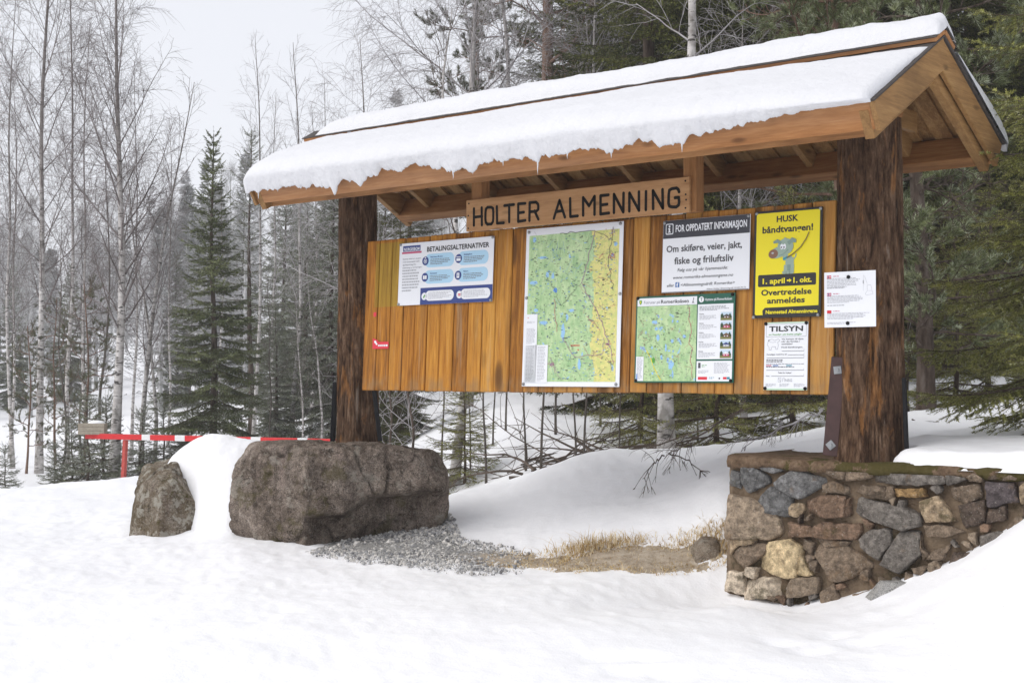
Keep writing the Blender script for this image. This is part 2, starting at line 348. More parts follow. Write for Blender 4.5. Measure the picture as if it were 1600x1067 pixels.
M_rock_small = m_rock('lichen stone', [(.07,.052,.03),(.19,.15,.10),(.36,.31,.25),(.60,.55,.50)], .85, .8, sc=1.6)
# local axes of a boulder: x across the view, y towards the viewer, z up
def ledge(P):
    x, y, z = P.T; zl = np.interp(x, [-.3, -.16, .1, .28, .5, .9], [-.15, -.14, -.12, .0, .03, .02])+.03*fbm(np.c_[x*4, x*0], 4, 3)
    rec = 1/(1+np.exp(-(zl-z)/.012)); rec = rec/(1+np.exp(-(x+.17+.25*(z+.15))/.025))*np.clip((y-.1)/.3, 0, 1)
    y = y-.24*rec*(1+.35*fbm(P*5, 3, 8)); st = np.floor((z+.04*fbm(P*2.5, 3, 4))*9)/9; P = np.c_[x, y+.015*rec*fbm(np.c_[st*7, x*3], 2, 6), z]
    pit = np.maximum(0, fbm(P*16+3, 4, 17)-.18); return P*(1-.10*pit[:, None])
big_boulder, _c = boulder('boulder', 531, 11.25, .36, [(0,0,1,.42),(.12,-.1,1,.43),(0,0,-1,.42),(-1,.1,.05,.86),(1,-.1,.12,.86),(-.5,.86,.0,.62),(.30,.95,.06,.60),(.45,.62,-.68,.60),(.85,.3,-.45,.80),(.75,.35,.55,.80),(-.7,.4,.6,.76),(-.8,-.1,.62,.80),(.8,-.2,.6,.80),(.1,.8,.62,.665),(0,-1,0,.62),(-.55,.5,-.55,.74),(.7,-.7,0,.75),(-.7,-.7,0,.8)], .045, M_rock_big, 4, flute=.024, carve=ledge)
tag(big_boulder, 'broad brown boulder with a flat top carrying the thinner log post', 'boulder')
small_boulder, _c2 = boulder('boulder', 285, 12.0, .30, [(.78,.10,.66,.175),(-.2,.1,1,.275),(-.55,.25,.80,.31),(-1,.2,.12,.39),(-.6,.75,.2,.44),(.5,.8,.25,.42),(1,0,.3,.42),(0,-1,0,.5),(0,0,-1,.4),(.6,.3,.75,.36),(-.2,.5,.8,.36)], .07, M_rock_small, 8)
tag(small_boulder, 'small mossy lichen covered boulder half buried under a cap of snow', 'boulder')
def mk_drift():
    c = np.r_[polar(340, 12.0), 0.0]; s_, t_ = np.meshgrid(np.linspace(-.62, .95, 150), np.linspace(-.8, 1.0, 170)); ppx = 340+s_*187
    sm = lambda xs, ys: np.interp(ppx, np.linspace(200, 540, 341), np.convolve(np.pad(np.interp(np.linspace(200, 540, 341), xs, ys), 16, 'edge'), np.hanning(33)/np.hanning(33).sum(), 'valid')[:341])
    H = sm([225, 248, 262, 282, 305, 328, 352, 400, 440, 480, 520], [-.1, .36, .60, .69, .775, .815, .80, .745, .69, .60, .45])+.01*fbm(np.stack([s_*3, t_*3], -1), 3, 2)
    Tf = sm([225, 262, 290, 310, 325, 345, 380, 520], [.14, .24, .34, .44, .60, .76, .86, .86])+.03*fbm(np.stack([s_*4, t_*0], -1), 3, 5)
    u = np.where(t_ > 0, t_/Tf, -t_/.75); z = (H+.12)*(1-np.abs(u)**np.where(t_ > 0, 1.6, 2.2))-.12+.012*fbm(np.stack([s_*6, t_*6], -1), 4, 9)+.004*fbm(np.stack([s_*25, t_*25], -1), 3, 3)
    z = np.maximum(z, -.25); W = c+s_[..., None]*RT-t_[..., None]*FH+z[..., None]*UPV; W[..., :2] -= c[:2]; o = link('snow_drift', np_mesh('snow_drift', W.reshape(-1, 3), [grid_faces(170, 150)], [M_snow], smooth=True)); o.location = c; return o
drift = mk_drift()
tag(drift, 'rounded white snow drift lying over the small mossy boulder', 'snow')

rng = np.random.default_rng(5)
def gravel():
    v0, f0 = ico(1); N = 6400; pts = []
    while len(pts) < N:
        px = rng.uniform(485, 830); py = rng.uniform(828, 905); p = onZ(px, py, .03)
        k = 1-abs((px-560)/270)**2.2*.9
        lim = np.interp(px, [485, 560, 640, 705, 720, 830], [860, 838, 828, 830, 848, 868]); lo = np.interp(px, [485, 560, 640, 760, 830], [866, 876, 886, 895, 890])
        if py < lim or py > lo: continue
        if rng.random() > k*min(1, (lo-py)/22+.15): continue
        pts.append(p[:2])
    pts = np.array(pts); z = ground_z(pts); r = .0072*np.exp(rng.normal(0, .38, N)); r = np.clip(r, .004, .03)
    q = rng.normal(size=(N, 3, 3)); q, _ = np.linalg.qr(q); sc = rng.uniform(.55, 1.2, (N, 1, 3))
    jit = 1+.25*rng.normal(size=(N, len(v0), 1)).clip(-1.5, 1.5)*.6
    W = np.einsum('nvk,nkj->nvj', v0[None]*sc*jit, q)*r[:, None, None]+np.c_[pts, z+r*.55+.006][:, None]
    F = (f0[None]+np.arange(N)[:, None, None]*len(v0)).reshape(-1, 3)
    k = NM('gravel', .85, .2); 
    g = k.n('ShaderNodeNewGeometry'); c = k.ramp(g.outputs['Random Per Island'], [(0, (.16,.16,.165)), (.3, (.33,.33,.335)), (.6, (.46,.45,.43)), (.8, (.58,.56,.53)), (1, (.72,.69,.65))]); k.color(c); k.bump(k.noise(k.coord(), 160, 3), .4, .003)
    o = link('gravel', np_mesh('gravel', W.reshape(-1, 3), [F], [k.m])); tag(o, 'loose grey gravel spilling out from under the broad boulder', 'gravel', kind='stuff')
gravel()

def blades(name, roots, hts, seed, cols, wid=.0035, lean=.6):
    r = np.random.default_rng(seed); N = len(roots); az = r.uniform(0, 2*np.pi, N); d = np.c_[np.cos(az), np.sin(az), np.zeros(N)]; sd = np.c_[-np.sin(az), np.cos(az), np.zeros(N)]
    ln = r.uniform(.15, lean*2.2, N); hts = hts*r.uniform(.45, 1.25, N); V = []
    for k, t in enumerate((0, .35, .7, 1.0)):
        c = roots+d*(hts*ln*t**1.8)[:, None]+np.array([0,0,1.])*(hts*(t-.35*ln.clip(0, 1.2)*t**2.4))[:, None]
        w = wid*(1-t*.85)
        V += [c-sd*w, c+sd*w]
    V = np.stack(V, 1).reshape(-1, 3); b = np.arange(N)[:, None]*8
    F = np.concatenate([b+np.array([[0,1,3,2]]), b+np.array([[2,3,5,4]]), b+np.array([[4,5,7,6]])])
    k = NM(name+' blades', .8, .1); g = k.n('ShaderNodeNewGeometry'); k.color(k.ramp(g.outputs['Random Per Island'], cols))
    return link(name, np_mesh(name, V, [F], [k.m]))
def dry_grass():
    R = []; H = []
    cl = [(880,866,.11,110),(912,858,.14,200),(950,855,.14,190),(985,848,.12,110),(870,880,.06,60),(1095,842,.07,120),(1118,836,.09,170),(1060,850,.06,70),(1128,866,.08,120),(1090,826,.08,30),(1128,846,.09,80),(905,870,.07,60)]
    for px, py, h, n in cl:
        c = ground_hit(px, py)[:2]
        for i in range(n): R.append(c+rng.normal(0, 1, 2)*np.array([.10, .05])); H.append(h*rng.uniform(.35, 1.0))
    PX = rng.uniform(760, 1150, 9000); DD = rng.uniform(8.3, 10.2, 9000); Q = np.array([polar(a, b) for a, b in zip(PX, DD)]); m = bare_mask(Q[:, 0], Q[:, 1])[0]
    for p in Q[m > .0]: R.append(p); H.append(rng.uniform(.01, .03))        # flattened litter of dead grass over the whole bank
    R = np.array(R); z = ground_z(R)+.005
    o = blades('dry_grass', np.c_[R, z], np.array(H), 3, [(0, (.34,.22,.09)), (.4, (.55,.40,.19)), (.75, (.70,.57,.34)), (1, (.78,.70,.52))], .0030, 1.0)
    tag(o, 'straw coloured dead grass on the thawed bank between boulder and wall', 'grass', kind='stuff')
dry_grass()

# ------------------------------------------------------------------ the dry stone wall under the thicker post
WX0, WX1, WZT = 3.275, 7.6, .775
def wall_y(X, z): 
    R = .16; t = np.clip((WX0+R-X)/R, 0, 1); return -.135+.05*(z/.8)+R*(1-np.sqrt(np.clip(1-t*t, 0, 1)))
stone_wall = empty('stone_wall', (4.6, .2, -.05), 'rough fieldstone wall in brown mortar holding up the thicker log post', 'wall')
def world_part(o): 
    o.matrix_parent_inverse = Matrix.Translation(-o.parent.location); return o
def mk_wall():
    xs = np.r_[WX0+np.array([0, .002, .008, .02, .04, .06, .09, .12]), np.linspace(WX0+.16, WX1, 330)]; zs = np.linspace(-.35, WZT, 90)
    X, Z = np.meshgrid(xs, zs); Y = wall_y(X, Z); Y += .022; Y -= .014*fbm(np.stack([X*9, Z*9], -1), 4, 2)+.008*fbm(np.stack([X*30, Z*30], -1), 3, 7)
    F = np.stack([X, Y, Z], -1)
    # round the near end back into the bank, and cap the top
    bk = F[:, :1].repeat(8, 1).copy(); bk[..., 1] += np.linspace(.75, .05, 8)[None]; bk[..., 0] += .015*fbm(bk[..., 1:]*6, 3, 5)
    G = np.concatenate([bk, F], 1); top = G[-1:].repeat(6, 0).copy(); t = np.linspace(.02, 1, 6)[:, None]; top[..., 1] = top[..., 1]*(1-t)+.85*t; top[..., 2] += .012*fbm(top[..., :2]*5, 3, 3)
    G = np.concatenate([G, top], 0)
    k = NM('wall mortar', .9, .1); co = k.coord(); f = k.noise(co, 16, 7, .7); c = k.ramp(k.noise(co, 5, 5, .6), [(.3, (.075,.052,.034)), (.5, (.19,.138,.092)), (.7, (.31,.235,.16))])
    c = k.mix(k.ramp(k.noise(k.coord(loc=(2,5,1)), 4, 6, .7), [(.55, 0.0), (.65, .75)]), c, (.035,.03,.012)); k.color(c); k.bump(f, 1, .03)
    o = link('mortar_body', np_mesh('mortar_body', G.reshape(-1, 3), [grid_faces(G.shape[0], G.shape[1])], [k.m], smooth=True), stone_wall); world_part(o)
    # coping of earth and moss along the top
    xs = np.linspace(WX0-.02, WX1, 420); prof = [(.02,-.055),(-.022,-.05),(-.03,-.02),(-.018,.012),(.03,.022),(.3,.022),(.8,.02)]
    G = np.array([[(x, wall_y(max(x, WX0+.0), .78)+a, WZT+b+.01) for a, b in prof] for x in xs]); nz = fbm(G*7, 4, 3); G[..., 1] -= .014*nz; G[..., 2] += .012*fbm(G*9, 4, 8)
    e = np.clip((xs-WX0+.03)/.12, 0, 1)[:, None]; G[..., 1] = G[..., 1]+(1-np.sqrt(e))*.05
    k = NM('wall coping', .95, .1); co = k.coord(); f = k.noise(co, 22, 6, .7); c = k.ramp(f, [(.3, (.07,.045,.028)), (.55, (.17,.115,.075)), (.75, (.27,.2,.14))])
    c = k.mix(k.ramp(k.math('ADD', k.noise(co, 5, 5, .7), k.math('MULTIPLY', k.sep(co)['X'], .11)), [(.96, 0.0), (1.08, .8)]), c, (.06,.055,.012)); k.color(c); k.bump(f, 1, .02)
    world_part(link('coping', np_mesh('coping', G.reshape(-1, 3), [grid_faces(len(xs), len(prof))], [k.m], smooth=True), stone_wall))
mk_wall()
ST = """b 175,125 225,120 240,170 300,200 305,235 215,280 185,230|b 265,155 390,135 395,165 345,185 290,175|b 360,235 440,175 580,220 590,240 470,315 370,260|b 240,350 290,290 335,265 420,300 425,405 260,380|t 425,345 485,345 490,380 460,410 430,400|n 570,180 600,145 700,150 690,220 650,215|n 705,150 760,135 820,165 825,210 715,225|g 825,150 930,130 1050,145 1170,180 1175,235 1050,245 940,240 850,235|g 1185,160 1230,150 1290,220 1210,245 1190,215|n 1300,170 1340,135 1390,180 1385,225 1320,225|n 595,250 640,235 700,260 705,290 600,285|n 755,285 790,250 890,265 900,300 890,320 800,300|o 950,270 1080,265 1090,305 960,310|r 510,330 600,305 690,310 695,400 590,410 515,380|g 735,350 780,320 860,335 1000,370 1060,400 1055,450 980,465 860,430 750,390|t 1080,335 1160,310 1240,425 1110,430|n 1235,265 1360,245 1370,310 1290,350 1240,320|p 1410,240 1530,245 1555,330 1420,355|d 1270,360 1390,330 1395,430 1300,460|r 425,440 520,460 520,505 425,505|r 530,470 600,440 760,445 770,480 745,520 620,515 540,505|c 118,310 230,330 350,400 365,480 320,510 122,505|n 140,600 200,550 300,545 300,590 205,665|y 290,590 330,540 420,530 480,570 470,640 460,700 400,700 290,660|y 482,590 500,620 540,700 472,695|n 560,600 580,550 700,555 840,650 700,720 640,720 620,660|g 780,520 830,480 920,475 925,540 870,615 790,560|g 940,560 980,490 1060,490 1075,590 980,680 890,640|n 1100,455 1200,450 1285,480 1200,510 1130,500|w 220,660 270,665 260,710 215,700|w 215,735 300,712 420,722 425,800 220,815|w 112,770 130,680 200,690 208,790|c 437,760 460,712 570,717 570,785 440,805|n 1110,620 1150,580 1230,545 1190,620|n 1420,180 1470,175 1470,215 1430,220|n 500,520 545,540 540,590 495,560|b 122,180 165,190 165,260 118,250|d 1570,240 1640,225 1700,250 1690,330 1580,310|n 1480,180 1560,165 1570,215 1490,225|n 600,560 560,520 570,515 720,535 700,550|d 1420,370 1500,360 1500,420 1410,440|t 140,520 250,520 240,545 180,548 130,590|n 1080,500 1090,560 1120,600 1090,620|r 700,320 720,318 725,395 705,400|n 905,262 940,262 945,310 910,320|d 1600,345 1700,350 1690,420 1600,410"""
SC = dict(b=(.165,.168,.172), t=(.36,.28,.19), n=(.20,.155,.115), g=(.185,.17,.155), o=(.30,.195,.09), r=(.20,.135,.095), p=(.10,.085,.09), d=(.105,.08,.065), c=(.30,.24,.18), y=(.56,.45,.28), w=(.58,.50,.40))
def stones():
    polys = []; 
    for e in ST.split('|'):
        w = e.split(); pts = [tuple(map(float, q.split(','))) for q in w[1:]]
        P = np.array([onY(1100+x*.3125, 680+y*.3125, -.13) for x, y in pts])[:, [0, 2]]; polys.append((SC[w[0]], P))
    r = np.random.default_rng(11)       # the stretch of wall beyond the photo's edge
    for row in range(5):
        x = 5.15+r.uniform(0, .1)
        while x < WX1-.3:
            w = r.uniform(.16, .38); h = .155; z = -.02+row*.158
            P = np.array([(x+.02,z+.02),(x+w*.5,z+r.uniform(0,.02)),(x+w-.02,z+.02),(x+w-.01,z+h*.6),(x+w*.7,z+h-.01),(x+w*.2,z+h-.02),(x,z+h*.5)])+r.normal(0, .012, (7, 2)); polys.append((SC[r.choice(list('ngndrt'))], P)); x += w+.015
    def inside(p, P): 
        a, b = P, np.roll(P, -1, 0); c = ((a[:, 1] > p[1]) != (b[:, 1] > p[1])) & (p[0] < (b[:, 0]-a[:, 0])*(p[1]-a[:, 1])/(b[:, 1]-a[:, 1]+1e-12)+a[:, 0]); return c.sum() % 2
    def clear(p): return min(np.min(np.linalg.norm(P+(np.roll(P, -1, 0)-P)*t-p, axis=1)) for _, P in polys for t in (0, .25, .5, .75))
    for k in range(420):        # chips wedged into the wider joints
        p = np.array([r.uniform(3.36, 5.6), r.uniform(-.08, .72)])
        if any(inside(p, P) for _, P in polys): continue
        d = clear(p)
        if d < .026 or (p[0] < 3.85 and p[1] > .35 and r.random() < .8): continue
        m = r.integers(5, 8); a = np.sort(r.uniform(0, 6.28, m)); rad_ = min(d*.95, .10)*r.uniform(.75, 1.0, m); polys.append((SC[r.choice(list('ngndcr'))], p+np.c_[np.cos(a)*rad_*1.15, np.sin(a)*rad_]))
    Vs = []; Fs = []; cols = []; base = 0
    for col, P in polys:
        # resample the outline, jitter it
        n = 64; Q = np.r_[P, P[:1]]; L = np.r_[0, np.cumsum(np.linalg.norm(np.diff(Q, axis=0), axis=1))]; t = np.linspace(0, L[-1], n, endpoint=False)
        O = np.c_[np.interp(t, L, Q[:, 0]), np.interp(t, L, Q[:, 1])]; O = O*.8+.1*np.roll(O, 1, 0)+.1*np.roll(O, -1, 0); c = O.mean(0); O = c+(O-c)*1.15
        O[:, 1] = np.minimum(O[:, 1], .742); O += .011*np.c_[fbm(O*20, 4, 1, .65), fbm(O*20+9, 4, 2, .65)]; fp = [(r.normal(0, .22, 2), r.uniform(.0, .014)) for _ in range(4)]
        size = math.sqrt(abs(np.ptp(O[:, 0])*np.ptp(O[:, 1]))); hgt = r.uniform(.016, .034)+.02*min(1, size/.3); tl = r.normal(0, .05, 2)
        rings = []
        for f, d in ((1.0, -.04), (1.0, hgt*.55), (.975, hgt*.92), (.90, hgt), (.76, hgt*1.03), (.60, hgt*1.06), (.44, hgt*1.08), (.28, hgt*1.08), (.12, hgt*1.08)):
            q = c+(O-c)*f; dd = d+((q-c)@tl if d > 0 else 0)+(.010*fbm(q*17, 4, 4)+.007*fbm(q*45, 3, 6) if d > 0 else 0); dd = dd if d <= 0 else dd-np.maximum.reduce([np.maximum((q-c)@g-o_, 0) for g, o_ in fp])
            rings.append(np.c_[q[:, 0], wall_y(q[:, 0], q[:, 1])-dd, q[:, 1]])
        G = np.array(rings); m = len(G); Vs.append(G.reshape(-1, 3)); f = grid_faces(m, n, True)+base
        cv = Vs[-1][(m-1)*n:].mean(0)[None]; Vs.append(cv); fan = np.stack([np.full(n, base+m*n), base+(m-1)*n+np.arange(n), base+(m-1)*n+(np.arange(n)+1) % n], -1)
        Fs.append((f, fan)); cj = np.array(col)*r.uniform(.85, 1.15); cols.append(np.tile(np.r_[cj, 1], (m*n+1, 1))); base += m*n+1
    k = NM('wall stone', .85, .2); a = k.n('ShaderNodeAttribute'); a.attribute_name = 'stone_colour'; co = k.coord(); f = k.noise(co, 26, 7, .72); g = k.noise(co, 90, 3, .6)
    c = k.mix(1.0, a.outputs['Color'], k.ramp(f, [(.30, (.30,.28,.27)), (.5, (.95,.92,.88)), (.68, (1.8,1.75,1.7))]), 'MULTIPLY')
    c = k.mix(k.ramp(g, [(.62, 0.0), (.7, .5)]), c, (.5,.46,.4)); c = k.mix(k.ramp(g, [(.3, .6), (.37, 0.0)]), c, (.03,.025,.02))
    c = k.mix(k.ramp(k.noise(k.coord(loc=(4,1,2)), 5, 5, .7), [(.56, 0.0), (.66, .5)]), c, (.24,.15,.08))
    c = k.mix(k.ramp(k.noise(k.coord(loc=(9,1,2)), 4.5, 6, .7), [(.58, 0.0), (.66, .65)]), c, (.05,.045,.015)); k.color(c); k.bump(k.math('ADD', f, g), .9, .018)
    me = np_mesh('stonework', np.concatenate(Vs), [np.concatenate([a for a, b in Fs]), np.concatenate([b for a, b in Fs])], [k.m], smooth=True)
    at = me.attributes.new('stone_colour', 'FLOAT_COLOR', 'POINT'); at.data.foreach_set('color', np.concatenate(cols).astype(np.float32).ravel())
    world_part(link('stonework', me, stone_wall))
stones()
def wall_snow():
    xs = np.linspace(4.05, WX1, 260); ys = np.linspace(-.2, .95, 60); X, Y = np.meshgrid(xs, ys)
    fe = wall_y(X, .8)+.02+np.interp(X, [4.05, 4.3, 4.6, 4.9, 5.4], [.34, .05, -.015, -.04, -.05])+.035*fbm(np.stack([X*5, X*0], -1), 3, 2)
    ed = np.minimum((Y-fe)/.09, np.minimum((X-4.05)/.15, np.hypot(X-4.2, Y-.12)/.05-4.6)); e = np.sqrt(np.clip(1-(1-np.clip(ed, 0, 1))**2, 0, 1))
    Z = WZT+.005+e*(.095+.05*np.clip((Y)/.8, 0, 1)+np.interp(X, [4.3, 5, 6], [0, .015, .05]))+.012*fbm(np.stack([X*6, Y*6], -1), 4, 4)*e
    fc = grid_faces(60, 260); fc = fc[(ed.ravel()[fc] > -.03).any(1)]
    o = link('snow_layer', np_mesh('snow_layer', np.stack([X, Y, Z], -1).reshape(-1, 3), [fc], [M_snow], smooth=True)); tag(o, 'flat white layer of snow lying on top of the stone wall', 'snow')
wall_snow()
# ------------------------------------------------------------------ the roofed notice board
YR, ZR, RW, ZE = .12, 3.257, .874, 2.772
BETA = math.atan2(ZR-ZE, RW); XL, XR = -.455, 4.662
shelter = empty('notice_shelter', (2, .12, .8), 'large roofed timber notice shelter on two log posts with snow on its gabled roof', 'shelter')
M_slope = {sg: Matrix(((1,0,0,0),(0,sg*math.cos(BETA),sg*math.sin(BETA),YR),(0,-math.sin(BETA),math.cos(BETA),ZR),(0,0,0,1))) for sg in (-1, 1)}   # (x, down the slope, out of the slope)
W_lo, W_mid, W_hi = (.165,.070,.022), (.30,.140,.050), (.42,.22,.090)
M_beam = m_wood('sawn beam', W_lo, W_mid, W_hi, 'x', dark=.3)
M_raft = m_wood('rafter wood', (.17,.085,.030), (.30,.165,.062), (.42,.25,.10), 'y', dark=.35)
M_fascia = m_wood('fascia wood', (.24,.095,.03), (.40,.18,.065), (.52,.27,.115), 'x', grey=.25)
M_up = m_wood('upright wood', W_lo, W_mid, W_hi, 'z', dark=.3)
M_deck = m_wood('deck plank', (.22,.115,.045), (.42,.25,.105), (.56,.37,.18), 'y', tone=.5, dark=.45)
M_felt = plain('roof felt', (.075,.066,.062), .9, .2, var=.2)
M_steel_dark = plain('dark steel', (.012,.012,.014), .7, .15, var=.2)
M_steel_rust = plain('brown primed steel', (.055,.026,.024), .6, .4, var=.18)
M_zinc = plain('zinc', (.30,.31,.32), .45, .5, .6, var=.2)
rnd = random.Random(4)
def slope_box(mb, sg, x0, x1, s0, s1, n0, n1, bev=.003): mb.box((x0, s0, n0), (x1, s1, n1), M_slope[sg], 0, bev)

def m_log(name):
    k = NM(name, .9, .06); f = k.noise(k.coord((9,9,2.1)), 1.5, 8, .72, .6); g = k.noise(k.coord((34,34,7)), 1.6, 6, .7); b = k.noise(k.coord((8,8,1.9), loc=(3,5,1)), 1.3, 6, .66, .6)
    fac = k.math('ADD', k.math('MULTIPLY', f, .6), k.math('MULTIPLY', g, .4))
    c = k.ramp(fac, [(.36, (.010,.006,.004)), (.45, (.050,.028,.017)), (.54, (.115,.068,.042)), (.63, (.22,.148,.10))])
    c = k.mix(k.ramp(b, [(.565, 0.0), (.63, .62)]), c, k.ramp(g, [(.35, (.15,.06,.018)), (.65, (.36,.17,.06))]))
    w = k.noise(k.coord((12,12,1.4), loc=(8,2,6)), 1.6, 5, .65, .4); c = k.mix(k.ramp(w, [(.62, 0.0), (.68, .55)]), c, (.27,.22,.18))
    k.color(c); k.bump(k.math('ADD', fac, k.math('MULTIPLY', b, .4)), 1.0, .03); return k.m
M_log = m_log('stripped log')
def log_post(cx, cy, z0, z1, r0, r1, seed):
    na, nz = 180, 300; a = np.linspace(0, 2*np.pi, na, endpoint=False); z = np.linspace(z0, z1, nz); A, Z = np.meshgrid(a, z)
    R = r0+(r1-r0)*(Z-z0)/(z1-z0)+.018*np.exp(-(Z-z0)/.12); cs = np.stack([np.cos(A)*7, np.sin(A)*7, Z*.9+seed], -1)
    crack = np.abs(fbm(np.stack([np.cos(A)*3.2, np.sin(A)*3.2, Z*.35+seed], -1), 4, seed))
    R = R+.011*fbm(cs, 5, seed, .6)+.010*fbm(np.stack([np.cos(A)*1.3, np.sin(A)*1.3, Z*.8], -1), 2, seed+1)-.016*np.exp(-(crack/.025)**2)+.005*fbm(np.stack([np.cos(A)*16, np.sin(A)*16, Z*3.2], -1), 4, seed+4)
    P = np.stack([cx+R*np.cos(A), cy+R*np.sin(A), Z], -1).reshape(-1, 3)
    me = np_mesh('post', P, [grid_faces(nz, na, True), np.arange(na)[None]+(nz-1)*na], [M_log], smooth=True); return world_part(link('post', me, shelter))
PR, PL = (4.2, .12), (-.178, .12)
post_r = log_post(*PR, .775, 2.84, .203, .184, 3); post_l = log_post(*PL, .72, 2.84, .163, .151, 9)
def wmesh(name, mb, mat, parent=shelter, smooth=False):
    o = mb.build(name, mat, parent, smooth)
    if parent is shelter: world_part(o)
    return o
# ridge beam along the posts, eave beams, fascias
mb = MB(); mb.box((XL+.25, YR-.075, 2.835), (XR-.33, YR+.075, 3.02), None, 0, .006); wmesh('ridge_beam', mb, M_beam)
for sg in (-1, 1):
    mb = MB(); slope_box(mb, sg, XL+.06, XR-.10, .86, .955, -.225, -.052, .005); wmesh('eave_beam', mb, M_beam)
    mb = MB(); slope_box(mb, sg, XL+.032, XR-.034, .992, 1.018, -.168, -.006, .004); wmesh('fascia', mb, M_fascia)
    # rafters, notched over the beam
    for x in (-.10, .60, 1.30, 2.0, 2.70, 3.40, 4.08):
        mb = MB(); slope_box(mb, sg, x-.024+.05*(sg > 0), x+.024+.05*(sg > 0), .02, .985, -.165, -.050); wmesh('rafter', mb, M_raft)
    for x0 in (XL+.045+.003*sg, XR-.105+.003*sg):
        mb = MB(); slope_box(mb, sg, x0, x0+.058, .03, 1.02, -.218, -.052, .004); wmesh('rafter', mb, M_raft)
    for x0 in (XL, XR-.03):
        mb = MB(); slope_box(mb, sg, x0-.0025*sg, x0+.03-.0025*sg, .0, 1.04, -.17, -.004, .003); wmesh('barge_board', mb, M_raft)
    # deck: two overlapping layers of planks running down the slope
    lo, hi = MB(), MB(); x = XL+.04
    while x < XR-.12:
        lo.tone = rnd.uniform(-.35, .3); lo.box((x, .0, -.048), (min(x+.115, XR-.04), .988, -.026), M_slope[sg], 0, .002)
        hi.tone = rnd.uniform(-.35, .3); hi.box((x+.095, .0, -.0245), (min(x+.095+.125, XR-.04), .99, -.003), M_slope[sg], 0, .002); x += .205
    d = wmesh('roof_deck', lo, M_deck); wmesh('roof_deck', hi, M_deck)
    mb = MB(); mb.box((XL-.012, .0, -.001), (XR+.012, 1.05, .012), M_slope[sg], 0, .003); wmesh('roof_felt', mb, M_felt)
    mb = MB(); mb.box((-.675, -.012, .016), (XR+.016, .138, .042), M_slope[sg], 0, .003); wmesh('ridge_cap', mb, M_fascia)
    mb = MB(); mb.box((-.685, -.018, .0425), (XR+.022, .145, .049), M_slope[sg], 0, .002); wmesh('cap_felt', mb, M_felt)
# gable ties under the ridge
for x in (XR-.34, XL+.34):
    mb = MB(); mb.box((x-.05, YR-.42, 2.80), (x-.002, YR+.42, 2.925), None, 0, .004); wmesh('gable_tie', mb, M_raft)
    mb = MB(); mb.box((x+.0, YR-.05, 2.83), (x+.07, YR+.05, 3.16), None, 0, .004); wmesh('king_post', mb, M_up)
    mb = MB(); mb.beam((x+.03, YR-.36, 2.80), (x+.03, YR-.06, 3.05), .06, .07); wmesh('brace', mb, M_raft)
# hangers that carry the name board and the back of the panel
for x in (1.237, 3.052):
    mb = MB(); mb.box((x-.05, -.062, 2.350), (x+.05, .03, 2.90), None, 0, .004); wmesh('hanger', mb, M_up)
